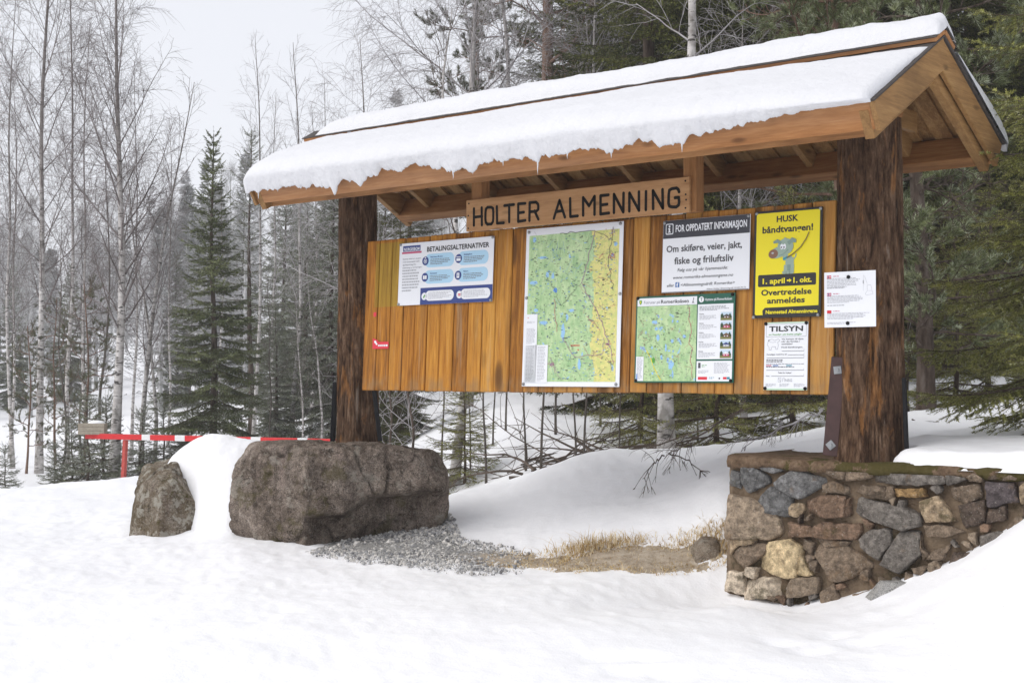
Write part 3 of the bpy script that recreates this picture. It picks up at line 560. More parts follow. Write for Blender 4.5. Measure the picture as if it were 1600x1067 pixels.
# panel of vertical boards, leaning back a little between the posts
LEAN = math.radians(2.9); ZB = 1.190; HB = 1.172
M_board = Matrix.Translation((0, 0, ZB)) @ Matrix.Rotation(-LEAN, 4, 'X')
BN = np.array([0, -math.cos(LEAN), math.sin(LEAN)]); BU = np.array([0, math.sin(LEAN), math.cos(LEAN)])
def onB(px, py, off=0.0):
    r = ray(px, py); o_ = np.array([0, 0, ZB])+BN*off; p = CAM+r*(((o_-CAM)@BN)/(r@BN)); return p[0], (p-o_)@BU
def m_panel():
    k = NM('pine panelling', .6, .15); st = (16,16,1.1); f = k.noise(k.coord(st), 1.5, 6, .6, .8); g = k.noise(k.coord((60,60,3)), 2, 4, .6); t = k.attr('tone')
    co3 = k.n('ShaderNodeVectorMath', operation='ADD'); k.L(k.coord((1,1,1)), co3.inputs[0]); cmb = k.n('ShaderNodeCombineXYZ'); k.L(k.math('MULTIPLY', t, 37.0), cmb.inputs['Y']); k.L(k.math('MULTIPLY', t, 91.0), cmb.inputs['Z']); k.L(cmb.outputs[0], co3.inputs[1])
    mp = k.n('ShaderNodeMapping'); mp.inputs['Scale'].default_value = (9,9,3.0); k.L(co3.outputs[0], mp.inputs[0])
    mp2 = k.n('ShaderNodeMapping'); mp2.inputs['Scale'].default_value = (22,22,1.3); k.L(co3.outputs[0], mp2.inputs[0]); f = k.noise(mp2.outputs[0], 1.2, 6, .6, 1.2)
    fac = k.math('ADD', k.math('ADD', k.math('MULTIPLY', f, .62), k.math('MULTIPLY', g, .38)), k.math('MULTIPLY', t, .34))
    c = k.ramp(fac, [(.30, (.19,.070,.010)), (.45, (.40,.160,.022)), (.58, (.52,.235,.036)), (.74, (.63,.335,.072))])
    # greyer weathering on the planks further along and near the foot
    X = k.sep(k.coord())['X']; Z = k.sep(k.coord())['Z']
    wx = k.math('MULTIPLY', k.ramp(k.math('MULTIPLY', X, .25), [(.28, 0.0), (.46, .5), (1.0, .72)]), k.ramp(k.noise(k.coord((7,7,1.0), loc=(2,2,2)), 1.4, 4), [(.35, .45), (.65, 1.0)]))
    c = k.mix(wx, c, k.ramp(fac, [(.3, (.15,.065,.018)), (.55, (.30,.145,.045)), (.75, (.42,.23,.085))]))
    foot = k.math('MULTIPLY', k.ramp(Z, [(.06, 1.0), (.13, 0.0)]), k.ramp(k.noise(k.coord((8,8,4)), 2, 4), [(.4, 0.0), (.6, .55)])); c = k.mix(foot, c, (.27,.17,.085))
    v = k.voro(mp.outputs[0], .62); kf = k.ramp(v, [(.13, 1.0), (.19, .75), (.27, 0.0)]); c = k.mix(k.math('MULTIPLY', kf, .85), c, (.10,.042,.012))
    sm = k.noise(k.coord((5,5,.5), loc=(1,6,3)), 1.8, 5, .65); c = k.mix(k.ramp(sm, [(.54, 0.0), (.70, .5)]), c, (.16,.085,.032)); gy = k.noise(k.coord((14,14,.8), loc=(6,6,3)), 1.6, 5, .65); c = k.mix(k.ramp(gy, [(.58, 0.0), (.70, .42)]), c, (.40,.29,.18))
    st2 = k.noise(k.coord((26,26,1.2), loc=(9,4,2)), 2, 3, .6); c = k.mix(k.ramp(st2, [(.64, 0.0), (.70, .5)]), c, (.13,.055,.015))
    # unweathered patch where an older notice hung: a pale greenish rectangle
    def band(v_, a, b): return k.math('MULTIPLY', k.math('GREATER_THAN', v_, a), k.math('LESS_THAN', v_, b))
    c = k.mix(k.math('MULTIPLY', k.math('MULTIPLY', band(X, .092, .46), band(Z, .648, 1.145)), .72), c, k.ramp(fac, [(.3, (.24,.15,.02)), (.55, (.40,.27,.035)), (.75, (.52,.37,.07))]))
    k.color(c); k.bump(fac, .3, .003); return k.m
def mk_panel():
    mb = MB(); n = 30; w = 4.026/n; r = random.Random(8); x = -.014
    for i in range(n):
        mb.tone = r.uniform(-.45, .45); ww = w*r.uniform(.94, 1.06) if i < n-1 else 4.012-x; ww = min(ww, 4.012-x); top = HB+r.uniform(-.003, .004); bot = r.uniform(-.003, .004)
        g = .004; mb.box((x+.0026, .006+r.uniform(-.003, .003), bot), (x+ww-.0026, .030, top), None, 0, .0055); x += ww
    o = mb.build('panel', m_panel(), shelter); o.matrix_parent_inverse = Matrix.Translation(-shelter.location) @ M_board
    q = MB(); q.box((.006, .0302, .004), (4.008, .036, HB-.006), None, 0, .001); q = q.build('groove_shade_sheet', plain('painted groove shade', (.05,.022,.008), .9, .05), shelter); q.matrix_parent_inverse = o.matrix_parent_inverse.copy()  # dark sheet added behind the planks to colour shade into the grooves
    for z in (.16, .58, 1.02):
        q = MB(); q.box((.012, .0365, z-.05), (4.0, .075, z+.05), None, 0, .004); q = q.build('panel_rail', M_beam, shelter); q.matrix_parent_inverse = o.matrix_parent_inverse.copy()
mk_panel()
# steel straps that pin the posts to the stone
def strap(p0, p1, w, t, face, mat, bolts=()):
    """flat bar from p0 (foot) to p1 (head); 'face' is the direction its flat side looks"""
    mb = MB(); mb.beam(p0, p1, w, t, face, bev=.003); o = wmesh('steel_strap', mb, mat)
    P0, P1, f = Vector(p0), Vector(p1), Vector(face).normalized(); d = (P1-P0).normalized(); f = (f-d*f.dot(d)).normalized(); a = d.cross(f)
    for b in bolts:
        c = P0.lerp(P1, b); q = MB(); M = Matrix(((a.x,d.x,f.x,c.x),(a.y,d.y,f.y,c.y),(a.z,d.z,f.z,c.z),(0,0,0,1))) @ Matrix.Rotation(math.radians(12 if b > .5 else 45), 4, 'Z')
        q.box((-.023,-.023,t/2), (.023,.023,t/2+.005), M, 0, .002)
        hx = [(.011*math.cos(k*math.pi/3), .011*math.sin(k*math.pi/3)) for k in range(6)]
        q.add([M @ Vector((x, y, t/2+.005)) for x, y in hx]+[M @ Vector((x, y, t/2+.018)) for x, y in hx], [tuple(range(6, 12))]+[(k, (k+1) % 6, 6+(k+1) % 6, 6+k) for k in range(6)])
        q.build('bolt', M_zinc, o)
pt = lambda px, py, Y: tuple(onY(px, py, Y))
strap(pt(1297, 712, -.06), pt(1311, 558, -.06), .088, .012, (.25, -1, 0), M_steel_rust, (.11, .87))
strap(pt(1417, 712, .05), pt(1412.5, 590, .05), .020, .03, (.1, -1, 0), M_steel_dark)
strap(pt(520, 689, .05), pt(524, 597, .05), .035, .075, (.8, -1, 0), M_steel_dark)
strap(pt(594, 689, .03), pt(584, 606, .03), .034, .012, (.9, -.8, 0), M_steel_dark)
mb = MB(); mb.box((PL[0]-.05, PL[1]-.33, .795), (PL[0]+.75, PL[1]-.28, .805), Matrix.Rotation(.0, 4, 'Z'), 0, .001); 
# ------------------------------------------------------------------ snow on the roof
def snow_eave(sg, name, seed, s_top, right_edge, left_edge, T, drips, label, spikes=True):
    nu = 1500; u = np.linspace(0, 1, nu); x0, x1 = left_edge, right_edge
    x = x0+(x1-x0)*u
    n1 = fbm(np.stack([x*1.1, x*0], -1), 3, seed); n2 = fbm(np.stack([x*5.5, x*0], -1), 3, seed+2); n3 = fbm(np.stack([x*22, x*0], -1), 3, seed+5)
    tip = np.maximum(0, vnoise(np.stack([x*7.5, x*0], -1), seed+7))**4
    nA = fbm(np.stack([x*1.7, x*0], -1), 7, seed+20, .68); drop = drips(x)*(.95+.2*n1+1.7*nA+.30*fbm(np.stack([x*34, x*0], -1), 3, seed+31))+.09*tip*drips(x)/.08
    drop = np.clip(drop, .004, .17)
    side = np.clip(np.minimum((x1-x)/.06, (x-x0)/.16), 0, 1); e = np.sqrt(1-(1-side)**2); th = T(x)*(1+.10*n1)*e
    es = 1.052; rows = []
    # top surface from the ridge side to the brow, then over the brow and down in front of the fascia, then back up behind
    for s in np.r_[0, .006, .02, .045, .08, np.linspace(.12, .9, 44)]:
        k = math.sqrt(1-(1-min(1, s/.07))**2); st = s_top(x)
        S = st+(es-.03-st)*s; h = th*k*np.minimum(1, .26+1.22*(S-st))*(1+.06*fbm(np.stack([x*2.2, S*2.2], -1), 3, seed+3))+.004*fbm(np.stack([x*14, S*14], -1), 3, seed+4)*k
        wob = .006*fbm(np.stack([x*16, S*0+s*9], -1), 3, seed+9); rows.append((S, .0125+np.maximum(h, .0)+wob*k*0))
    S0, H0 = rows[-1]
    vert = np.array([math.sin(BETA), -math.cos(BETA)])       # straight down, in (s, n)
    brow = .045+.018*n2
    for t in np.linspace(.12, 1, 12):
        a = t*math.pi/2; rows.append((S0+(es+brow*e-S0)*math.sin(a), .0125+(H0-.0125)*(1-(1-math.cos(a))*.62)))
    Sb, Hb = rows[-1]
    for t in np.linspace(.12, 1, 12):
        f = t**1.0; taper = brow*e*(1-t)**.8
        d = (drop+Hb)*f; S = es-.012+.012*1+taper+.0+vert[0]*d*.62; N = Hb+vert[1]*d
        rows.append((S+.004*fbm(np.stack([x*24, x*0+t*3], -1), 3, seed+6), N))
    rows.append((rows[-1][0]-.012, rows[-1][1]+.004)); rows.append((np.full(nu, es+.0), np.full(nu, .006)))
    G = np.stack([np.stack([x, S, N], -1) for S, N in rows], 0)
    if right_edge > 4.3 and sg < 0:
        sh = (G[..., 1]-.2)*0; 
    M = np.array(M_slope[sg]); W = G@M[:3, :3].T+M[:3, 3]
    o = link(name, np_mesh(name, W.reshape(-1, 3), [grid_faces(G.shape[0], nu)], [M_snow_roof], smooth=True)); tag(o, label, 'snow')
    # icicles from the tips of the fringe
    if spikes:
        cand = [i for i in range(20, nu-20) if drop[i] == drop[i-20:i+21].max() and drop[i] > .06]; r = random.Random(seed); cand = [i for i in cand if r.random() < .55]
        for i in cand:
            q = MB(); S, N = rows[-3][0][i], rows[-3][1][i]; p = Vector((x[i], S-.004, N+.012)); p = M_slope[sg] @ p; L = r.choice((.012, .018, .025, .03, .045, .07)); 
            q.tube([p, p-Vector((0,0,L*.35)), p-Vector((r.uniform(-.003,.003),0,L*.75)), p-Vector((0,0,L+.012))], [.0065, .0045, .0028, .0006], 6); q.build('icicle', M_ice, o, True)
    return o
def m_ice():
    k = NM('ice', .18, .5); k.color((.84,.87,.91)); k.b.inputs['Transmission Weight'].default_value = .35; k.b.inputs['IOR'].default_value = 1.31; return k.m
M_ice = m_ice()
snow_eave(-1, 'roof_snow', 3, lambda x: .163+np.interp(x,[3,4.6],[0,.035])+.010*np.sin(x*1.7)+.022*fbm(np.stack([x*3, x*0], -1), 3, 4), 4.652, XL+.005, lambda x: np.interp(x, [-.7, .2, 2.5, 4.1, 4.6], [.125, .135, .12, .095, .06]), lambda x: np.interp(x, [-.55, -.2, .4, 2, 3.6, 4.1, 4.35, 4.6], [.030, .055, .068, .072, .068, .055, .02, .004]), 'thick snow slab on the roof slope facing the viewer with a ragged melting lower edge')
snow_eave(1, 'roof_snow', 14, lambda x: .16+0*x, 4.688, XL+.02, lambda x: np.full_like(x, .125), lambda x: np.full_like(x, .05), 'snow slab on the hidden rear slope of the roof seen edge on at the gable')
def cap_snow():
    nu = 700; x = np.linspace(-.55, 4.69, nu); n1 = fbm(np.stack([x*1.3, x*0], -1), 3, 31); n2 = fbm(np.stack([x*8, x*0], -1), 4, 33)
    e = np.sqrt(1-(1-np.clip(np.minimum((4.69-x)/.06, (x+.55)/.35), 0, 1))**2); rows = []
    m = 40
    for t in np.linspace(-1, 1, m):
        y = t*(.126+.014*n2*(1 if t < 0 else .6)); ab = np.abs(y); base = ZR-.555*ab+.056
        prof = (1-abs(t)**4.2); fl = .5 if abs(t) > .97 else 1
        h = (.082+.022*n1)*e*prof+.012*fbm(np.stack([x*9, x*0+t*3], -1), 4, 35)*prof+.05*(1-abs(t))**2*0
        bulge = -np.sign(t)*0
        rows.append((YR+y, base+np.maximum(h, -.001)))
    # steepen the brow and tuck the underside in
    y0, z0 = rows[0]; lip = np.interp(x, [-.5, 1.6, 3.2, 4.6], [.016, .012, .002, -.006])*(1+.9*n2); rows.insert(0, (y0-.008, z0-lip*.5)); y0, z0 = y0-.002, z0-lip; rows.insert(0, (y0, z0)); rows.insert(0, (y0+.035, z0+.012)); y1, z1 = rows[-1]; rows.append((y1-.03, z1+.008))
    G = np.stack([np.stack([x, Y, Z], -1) for Y, Z in rows], 0)
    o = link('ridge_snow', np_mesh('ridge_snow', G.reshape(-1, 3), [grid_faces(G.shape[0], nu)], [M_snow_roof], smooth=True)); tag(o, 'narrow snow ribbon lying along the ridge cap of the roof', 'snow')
cap_snow()

# ------------------------------------------------------------------ notices: printed sheets with lettering
_FONT = {}
def glyphs(txt, bold=0.0, shear=0.0):
    key = (txt, bold, shear)
    if key not in _FONT:
        cu = bpy.data.curves.new('t', 'FONT'); cu.body = txt; cu.size = 1; cu.resolution_u = 2; cu.offset = bold; cu.shear = shear
        o = bpy.data.objects.new('t', cu); C.objects.link(o); dg = bpy.context.evaluated_depsgraph_get(); dg.update(); me = o.evaluated_get(dg).to_mesh()
        v = np.array([q.co[:2] for q in me.vertices]) if len(me.vertices) else np.zeros((0, 2)); f = [tuple(p.vertices) for p in me.polygons]
        o.evaluated_get(dg).to_mesh_clear(); bpy.data.objects.remove(o); bpy.data.curves.remove(cu); _FONT[key] = (v, f)
    return _FONT[key]
CAPH = float(np.ptp(glyphs('H')[0][:, 1]))
class Sheet:
    """a notice W x H; u runs right from its upper left corner, v runs down, both as fractions"""
    def __init__(s, W, H, t): s.W, s.H, s.t = W, H, t; s.parts = {}
    def P(s, part): return s.parts.setdefault(part, (MB(), []))
    def poly(s, part, pts, mat, layer=1, metres=False):
        mb, mats = s.P(part)
        if mat not in mats: mats.append(mat)
        q = [(p[0]-s.W/2, -s.t-layer*.0009, s.H-p[1]) if metres else (p[0]*s.W-s.W/2, -s.t-layer*.0009, s.H-p[1]*s.H) for p in pts]
        mb.add(q, [tuple(range(len(q)))], mats.index(mat))
    def rect(s, part, u0, v0, u1, v1, mat, layer=1): s.poly(part, [(u0,v1),(u1,v1),(u1,v0),(u0,v0)], mat, layer)
    def rrect(s, part, u0, v0, u1, v1, r, mat, layer=1, n=8):
        """rounded rectangle, radius r in metres"""
        x0, x1, y0, y1 = u0*s.W, u1*s.W, v0*s.H, v1*s.H; r = min(r, (x1-x0)/2, (y1-y0)/2); pts = []
        for cx, cy, a0 in ((x1-r,y1-r,0),(x0+r,y1-r,90),(x0+r,y0+r,180),(x1-r,y0+r,270)):
            for k in range(n+1): a = math.radians(a0+90*k/n); pts.append((cx+r*math.cos(a), cy+r*math.sin(a)))
        s.poly(part, pts, mat, layer, True)
    def ell(s, part, u, v, rx, ry, mat, layer=1, rot=0, n=28):
        c, d = math.cos(rot), math.sin(rot); s.poly(part, [(u*s.W+rx*math.cos(a)*c-ry*math.sin(a)*d, v*s.H+rx*math.cos(a)*d+ry*math.sin(a)*c) for a in (2*math.pi*k/n for k in range(n))], mat, layer, True)
    def line(s, part, pts, w, mat, layer=1):
        """stroke through fraction points, width w in metres"""
        P = [Vector((p[0]*s.W, p[1]*s.H)) for p in pts]
        for a, b in zip(P, P[1:]):
            d = b-a
            if d.length < 1e-6: continue
            d.normalize(); n = Vector((-d.y, d.x))*w/2; s.poly(part, [a-n, b-n, b+n, a+n], mat, layer, True)
    def text(s, part, txt, u0, v0, u1, v1, mat, layer=2, bold=.008, shear=0.0):
        """cap height spans v0..v1, width spans u0..u1"""
        v, f = glyphs(txt, bold, shear)
        if not len(v): return
        mb, mats = s.P(part)
        if mat not in mats: mats.append(mat)
        a, b = v[:, 0].min(), v[:, 0].max(); kx = (u1-u0)*s.W/(b-a); ky = (v1-v0)*s.H/CAPH
        q = [(u0*s.W+(p[0]-a)*kx-s.W/2, -s.t-layer*.0009, s.H-v1*s.H+p[1]*ky) for p in v]; mb.add(q, f, mats.index(mat))
    def fine(s, part, u0, v0, u1, v1, rows, mat, layer=2, seed=1, fill=.45, last=.6):
        """rows of print too small to read: broken dashes of word length"""
        r = random.Random(seed); dv = (v1-v0)/rows
        for i in range(rows):
            u = u0; end = u0+(u1-u0)*(r.uniform(.8, 1) if i < rows-1 else last)
            while u < end-.01:
                w = min(r.uniform(.012, .045)*.5/s.W, end-u); s.rect(part, u, v0+i*dv, u+w, v0+i*dv+dv*fill, mat, layer); u += w+.004/s.W
    def place(s, name, px4, off, label, cat, backing, bolts=None, tilt=True, group=None):
        pass
def notice(name, corners, off, t, label, mat_panel, lean=True, Yp=None):
    """corners: the four photo corners TL TR BL BR"""
    if lean: q = [onB(*c, off) for c in corners]
    else: q = [(onY(*c, Yp)[0], onY(*c, Yp)[2]) for c in corners]
    x0 = (q[0][0]+q[2][0])/2; x1 = (q[1][0]+q[3][0])/2; z1 = (q[0][1]+q[1][1])/2; z0 = (q[2][1]+q[3][1])/2
    root = empty(name, (0,0,0), label, 'notice')
    if lean: root.location = np.array([(x0+x1)/2, 0, ZB])+BN*(off-t)+BU*z0; root.rotation_euler = (-LEAN, 0, 0)
    else: root.location = ((x0+x1)/2, Yp+t, z0)
    sh = Sheet(x1-x0, z1-z0, t); mb = MB(); mb.box((-sh.W/2, -t, 0), (sh.W/2, 0, sh.H), None, 0, min(.0015, t*.3)); mb.build('backing_sheet', mat_panel, root)
    return root, sh
def finish(root, sh, screws=(), sm=None):
    for nm, (mb, mats) in sh.parts.items(): mb.build(nm, mats, root)
    for u, v in screws:
        q = MB(); x, z = u*sh.W-sh.W/2, sh.H-v*sh.H; q.tube([(x, -sh.t, z), (x, -sh.t-.006, z), (x, -sh.t-.009, z)], [.011, .011, .006], 10); q.build('screw', sm or M_zinc, root, True)
def ink(name, c, rough=.45): return plain('print '+name, c, rough, .4)
I_white = ink('white', (.80,.82,.86)); I_black = ink('black', (.018,.018,.02)); I_grey = ink('grey', (.20,.21,.24)); I_lgrey = ink('light grey', (.42,.43,.46)); I_navy = ink('navy', (.025,.05,.22)); I_sky = ink('pale blue', (.42,.66,.84)); I_red = ink('red', (.66,.03,.05)); I_crim = ink('crimson', (.52,.07,.16))
I_green = ink('dark green', (.012,.10,.065)); I_yel = ink('yellow', (.82,.70,.012)); I_char = ink('charcoal', (.040,.042,.055)); I_leaf = ink('leaf green', (.10,.36,.05)); I_fb = ink('mid blue', (.06,.16,.42)); I_dgrey = ink('dark grey', (.075,.075,.085)); I_purple = ink('town', (.36,.20,.30)); I_water = ink('water', (.30,.53,.78)); I_deep = ink('deep water', (.10,.27,.68)); I_pale = ink('pale green', (.50,.68,.50)); I_nose = ink('nose', (.22,.11,.07)); I_dog = ink('dog', (.30,.40,.33)); I_dog2 = ink('dog shade', (.20,.29,.25)); I_teal = ink('teal', (.02,.25,.35)); I_brown = ink('cord', (.14,.09,.03))

# --- blue and white payment notice
root, s = notice('notice', [(625,381),(773,369),(621,477),(768,472)], .012, .004, 'white and blue notice with rounded pale blue boxes, beside the greenish bare patch', I_white)
T = 'lettering'
s.rect('logo_block', .04, .045, .232, .135, I_navy); s.rect('logo_block', .03, .142, .245, .172, I_crim, 1); s.text(T, 'NORGESBOM', .052, .075, .222, .125, I_white, 2, .02)
s.text(T, 'BETALINGSALTERNATIVER', .305, .088, .955, .162, I_black, 2, .022)
for i, tx in enumerate(('Denne veien er utstyrt', 'med automatisk skilt', 'gjenkjenning for', 'innkreving av bompenger.')): s.text(T, tx, .042, .243+i*.047, .042+(.20, .185, .15, .215)[i], .266+i*.047, I_grey, 2, .0)
s.fine(T, .042, .432, .235, .80, 8, I_lgrey, 2, 3)
heads = ('Betal innen 48 timer', 'Betalingskort', 'Abonnement', 'Faktura')
for i, (u, v) in enumerate(((.262, .20), (.615, .20), (.262, .46), (.615, .46))):
    s.rrect('info_box', u+.025, v, u+.335, v+.215, .045, I_sky, 1); s.ell('info_icon', u+.03, v+.108, .033, .033*1.02, I_navy, 2)
    s.text(T, heads[i], u+.085, v+.038, u+.085+(.13,.085,.075,.05)[i], v+.062, I_navy, 3, .012); s.fine(T, u+.085, v+.085, u+.31, v+.185, 4, I_grey, 3, 5+i)
    ic = 'info_icon'
    if i == 0: s.ell(ic, u+.03, v+.113, .017, .017, I_white, 3); s.ell(ic, u+.03, v+.113, .013, .013, I_navy, 4); s.rect(ic, u+.022, v+.05, u+.038, v+.064, I_white, 3); s.ell(ic, u+.03, v+.113, .007, .007, I_white, 5)
    if i == 1: s.rect(ic, u+.008, v+.075, u+.052, v+.145, I_white, 3); s.rect(ic, u+.008, v+.088, u+.052, v+.103, I_navy, 4)
    if i == 2: s.rect(ic, u+.010, v+.08, u+.029, v+.138, I_white, 3); s.rect(ic, u+.031, v+.08, u+.050, v+.138, I_white, 3)
    if i == 3: s.rect(ic, u+.016, v+.068, u+.044, v+.15, I_white, 3); s.rect(ic, u+.022, v+.09, u+.038, v+.098, I_navy, 4); s.rect(ic, u+.022, v+.112, u+.038, v+.12, I_navy, 4)
s.rect('bottom_band', .248, .735, 1.0, 1.0, I_navy, 1)
for i, u in enumerate((.262, .635)): s.ell('bottom_band', u+.03, .87, .028, .028, I_white, 2); s.rrect('bottom_band', u+.045, .785, u+.345, .945, .036, I_white, 2); s.fine(T, u+.075, .81, u+.325, .925, 6, I_lgrey, 3, 15+i, .4)
s.line('bottom_band', [(.285,.895),(.292,.87),(.30,.85)], .012, I_leaf, 3); s.rect('bottom_band', .652, .855, .678, .872, I_red, 3); s.rect('bottom_band', .652, .879, .678, .89, I_red, 3)
finish(root, s, [(.012,.02),(.988,.02),(.012,.98),(.988,.98)], M_zinc)

# --- maps
def m_map(name, seed, side):
    k = NM(name, .45, .4); co = k.coord(); X = k.sep(co)['X']; Z = k.sep(co)['Z']
    f = k.noise(co, 9, 6, .6); g = k.noise(k.coord(loc=(seed, 0, 3)), 30, 4, .6); rel = k.noise(k.coord((1,1,.45), loc=(seed,1,1)), 34, 4, .65)
    c = k.ramp(k.math('ADD', k.math('MULTIPLY', f, .5), k.math('MULTIPLY', rel, .5)), [(.36, (.27,.47,.22)), (.5, (.42,.60,.31)), (.62, (.56,.71,.40))])
    edge = k.math('ADD', k.math('MULTIPLY', X, 1.0), k.math('MULTIPLY', k.math('SUBTRACT', k.noise(k.coord(loc=(seed,4,2)), 5.5, 5, .6), .5), .42))
    y = k.ramp(g, [(.42, (.60,.62,.20)), (.58, (.76,.68,.24))]) if side == 'big' else k.ramp(g, [(.42, (.50,.62,.33)), (.58, (.66,.66,.42))])
    c = k.mix(k.ramp(edge, [(.5+.0, 0.0), (.53, 1.0)]) if False else k.math('MULTIPLY', k.math('GREATER_THAN', edge, .18 if side == 'big' else .14), .9), c, y)
    lk = k.noise(k.coord((1,1,.75), loc=(seed+5,2,7)), 15, 3, .5, .6); c = k.mix(k.ramp(lk, [(.66, 0.0), (.69, .9)]), c, (.30,.53,.74))
    ct_ = k.noise(k.coord(loc=(seed,9,9)), 70, 3, .6); c = k.mix(k.ramp(ct_, [(.62, 0.0), (.68, .45)]), c, (.16,.28,.14)); k.color(c); return k.m
M_map1 = m_map('large map print', 2, 'big'); M_map2 = m_map('trail map print', 7, 'small')
def scatter_labels(s, part, u0, v0, u1, v1, n, seed, mats, ok=lambda u, v: True, sz=1.0):
    r = random.Random(seed); k = 0
    while k < n:
        u, v = r.uniform(u0, u1), r.uniform(v0, v1)
        if not ok(u, v): continue
        k += 1; w = r.uniform(.007, .024)*sz/s.W; h = .0026*sz/s.H
        for j in range(r.choice((1, 1, 2))): s.rect(part, u, v+j*h*1.6, min(u+w*r.uniform(.6, 1), u1), v+j*h*1.6+h, r.choice(mats), 3)
def wander(r, a, b, n=10, amp=.03):
    pts = []; dx = 0; dy = 0
    for i in range(n+1):
        t = i/n; e = math.sin(math.pi*t)*0+min(1, t*4, (1-t)*4); pts.append((a[0]+(b[0]-a[0])*t+r.uniform(-amp, amp)*e, a[1]+(b[1]-a[1])*t+r.uniform(-amp, amp)*e*.6))
    return pts
def blob(r, u, v, ru, rv, n=14): return [(u+ru*math.cos(a)*r.uniform(.6, 1.15), v+rv*math.sin(a)*r.uniform(.6, 1.15)) for a in (2*math.pi*k/n for k in range(n))]
root, s = notice('notice', [(823,358),(975,346),(815,604),(967,604)], .012, .004, 'tall white framed topographic map, green with a yellow strip and lake shapes', I_white)
s.rect('map_sheet', .035, .045, .962, .97, M_map1, 1); r = random.Random(12)
inmap = lambda u, v: not (u < .155 and v > .545) and not (u < .275 and v > .74)
for u, v, a, b in ((.09,.07,.022,.02),(.19,.19,.05,.010),(.09,.345,.055,.013),(.33,.40,.025,.018),(.42,.665,.022,.055),(.93,.135,.02,.014),(.90,.20,.016,.012),(.22,.60,.05,.014),(.30,.31,.014,.02),(.5,.53,.035,.01),(.6,.86,.016,.045),(.24,.30,.02,.02),(.13,.52,.03,.012),(.46,.57,.016,.025)): s.poly('map_sheet', blob(r, u, v, a, b), I_water if (u, v) != (.33,.40) else I_deep, 2)
for a, b, w, m_, am in (((.36,.045),(.72,.045),.0035,I_dgrey,.02),((.72,.05),(.60,.36),.0045,I_purple,.012),((.60,.36),(.77,.55),.0045,I_purple,.012),((.77,.55),(.88,.72),.0045,I_purple,.012),((.88,.72),(.94,.86),.004,I_purple,.01),((.72,.05),(.90,.11),.003,I_dgrey,.01),((.90,.03),(.86,.27),.0035,I_dgrey,.012),((.86,.27),(.92,.42),.003,I_dgrey,.015),((.42,.70),(.55,.82),.0035,I_purple,.01),((.55,.82),(.83,.80),.0035,I_purple,.012),((.83,.80),(.84,.70),.003,I_purple,.01),((.32,.45),(.36,.66),.003,I_crim,.012),((.60,.36),(.40,.50),.002,I_dgrey,.015),((.40,.50),(.33,.40),.002,I_dgrey,.015),((.33,.40),(.22,.30),.002,I_dgrey,.015),((.66,.57),(.80,.66),.0025,I_crim,.012),((.33,.86),(.42,.96),.0025,I_purple,.01),((.30,.82),(.36,.92),.003,I_purple,.01)): s.line('map_roads', wander(r, a, b, 9, am), w, m_, 4)
for i in range(46):
    u, v = r.uniform(.62, .95), r.uniform(.06, .92); s.line('map_roads', wander(r, (u, v), (min(.955, u+r.uniform(-.12, .12)), min(.96, v+r.uniform(-.07, .07))), 5, .012), .0014, r.choice((I_dgrey, I_purple, I_crim)), 4)
for i in range(55):
    u, v = r.uniform(.05, .62), r.uniform(.06, .95)
    if inmap(u, v): s.line('map_roads', wander(r, (u, v), (u+r.uniform(-.10, .10), min(.96, v+r.uniform(-.09, .09))), 5, .012), .0011, r.choice((I_dgrey, I_water, I_deep, I_dgrey)), 4)
for u, v in ((.895,.215),(.90,.06),(.885,.745),(.315,.86)):
    for j in range(26): s.ell('map_roads', u+r.gauss(0,.018), v+r.gauss(0,.010), .004, .003, r.choice((I_purple, I_crim, I_lgrey)), 5, n=6)
scatter_labels(s, 'map_names', .05, .055, .945, .96, 760, 4, [I_dgrey, I_grey, I_black, I_deep], inmap); s.text('map_names', 'ROMERIKE', .51, .742, .60, .752, I_red, 5, .01); s.ell('map_names', .585, .775, .005, .005, I_red, 5)
s.rect('map_legend', .028, .545, .152, .975, I_white, 5); s.rect('map_legend', .028, .74, .272, .975, I_white, 5)
s.ell('map_legend', .052, .568, .004, .004, I_red, 6)
for q in ((.04,.59,.135,.605,3),(.04,.635,.14,.735,13),(.04,.745,.13,.97,27),(.165,.75,.255,.97,24)): s.fine('map_legend', *q, I_lgrey, 6, int(q[1]*100), .42)
finish(root, s, [(.03,.022),(.97,.015),(.025,.44),(.985,.44),(.02,.985),(.97,.985)])

root, s = notice('notice', [(994,464),(1149,457),(991,598),(1146,598)], .012, .004, 'green bordered trail map with a column of small cabin pictures', I_green)
s.rect('map_sheet', .016, .022, .628, .115, I_white, 1); s.rect('map_sheet', .016, .118, .628, .982, M_map2, 1); s.rect('text_column', .638, .118, .984, .735, I_white, 1); s.rect('text_column', .638, .755, .984, .982, I_white, 1)
s.poly('emblem', [(.035,.045),(.062,.045),(.062,.075),(.0485,.10),(.035,.075)], I_leaf, 2); s.poly('emblem', [(.044,.055),(.053,.055),(.053,.075),(.0485,.085),(.044,.075)], I_yel, 3)
s.text(T, 'Fotruter på', .085, .055, .250, .088, I_grey, 2, 0); s.text(T, 'Romeriksåsen', .262, .050, .545, .090, I_black, 2, .014); s.line(T, [(.592,.055),(.588,.078),(.598,.10)], .004, I_dgrey, 2); s.ell(T, .594, .047, .004, .004, I_dgrey, 2); s.line(T, [(.588,.078),(.58,.10)], .004, I_dgrey, 2)
s.ell('emblem', .672, .062, .019, .019, I_white, 2); s.text(T, 'T', .662, .045, .682, .08, I_green, 3, .03); s.text(T, 'Hyttene på Romeriksåsen', .708, .050, .970, .078, I_white, 2, .012)
r = random.Random(5)
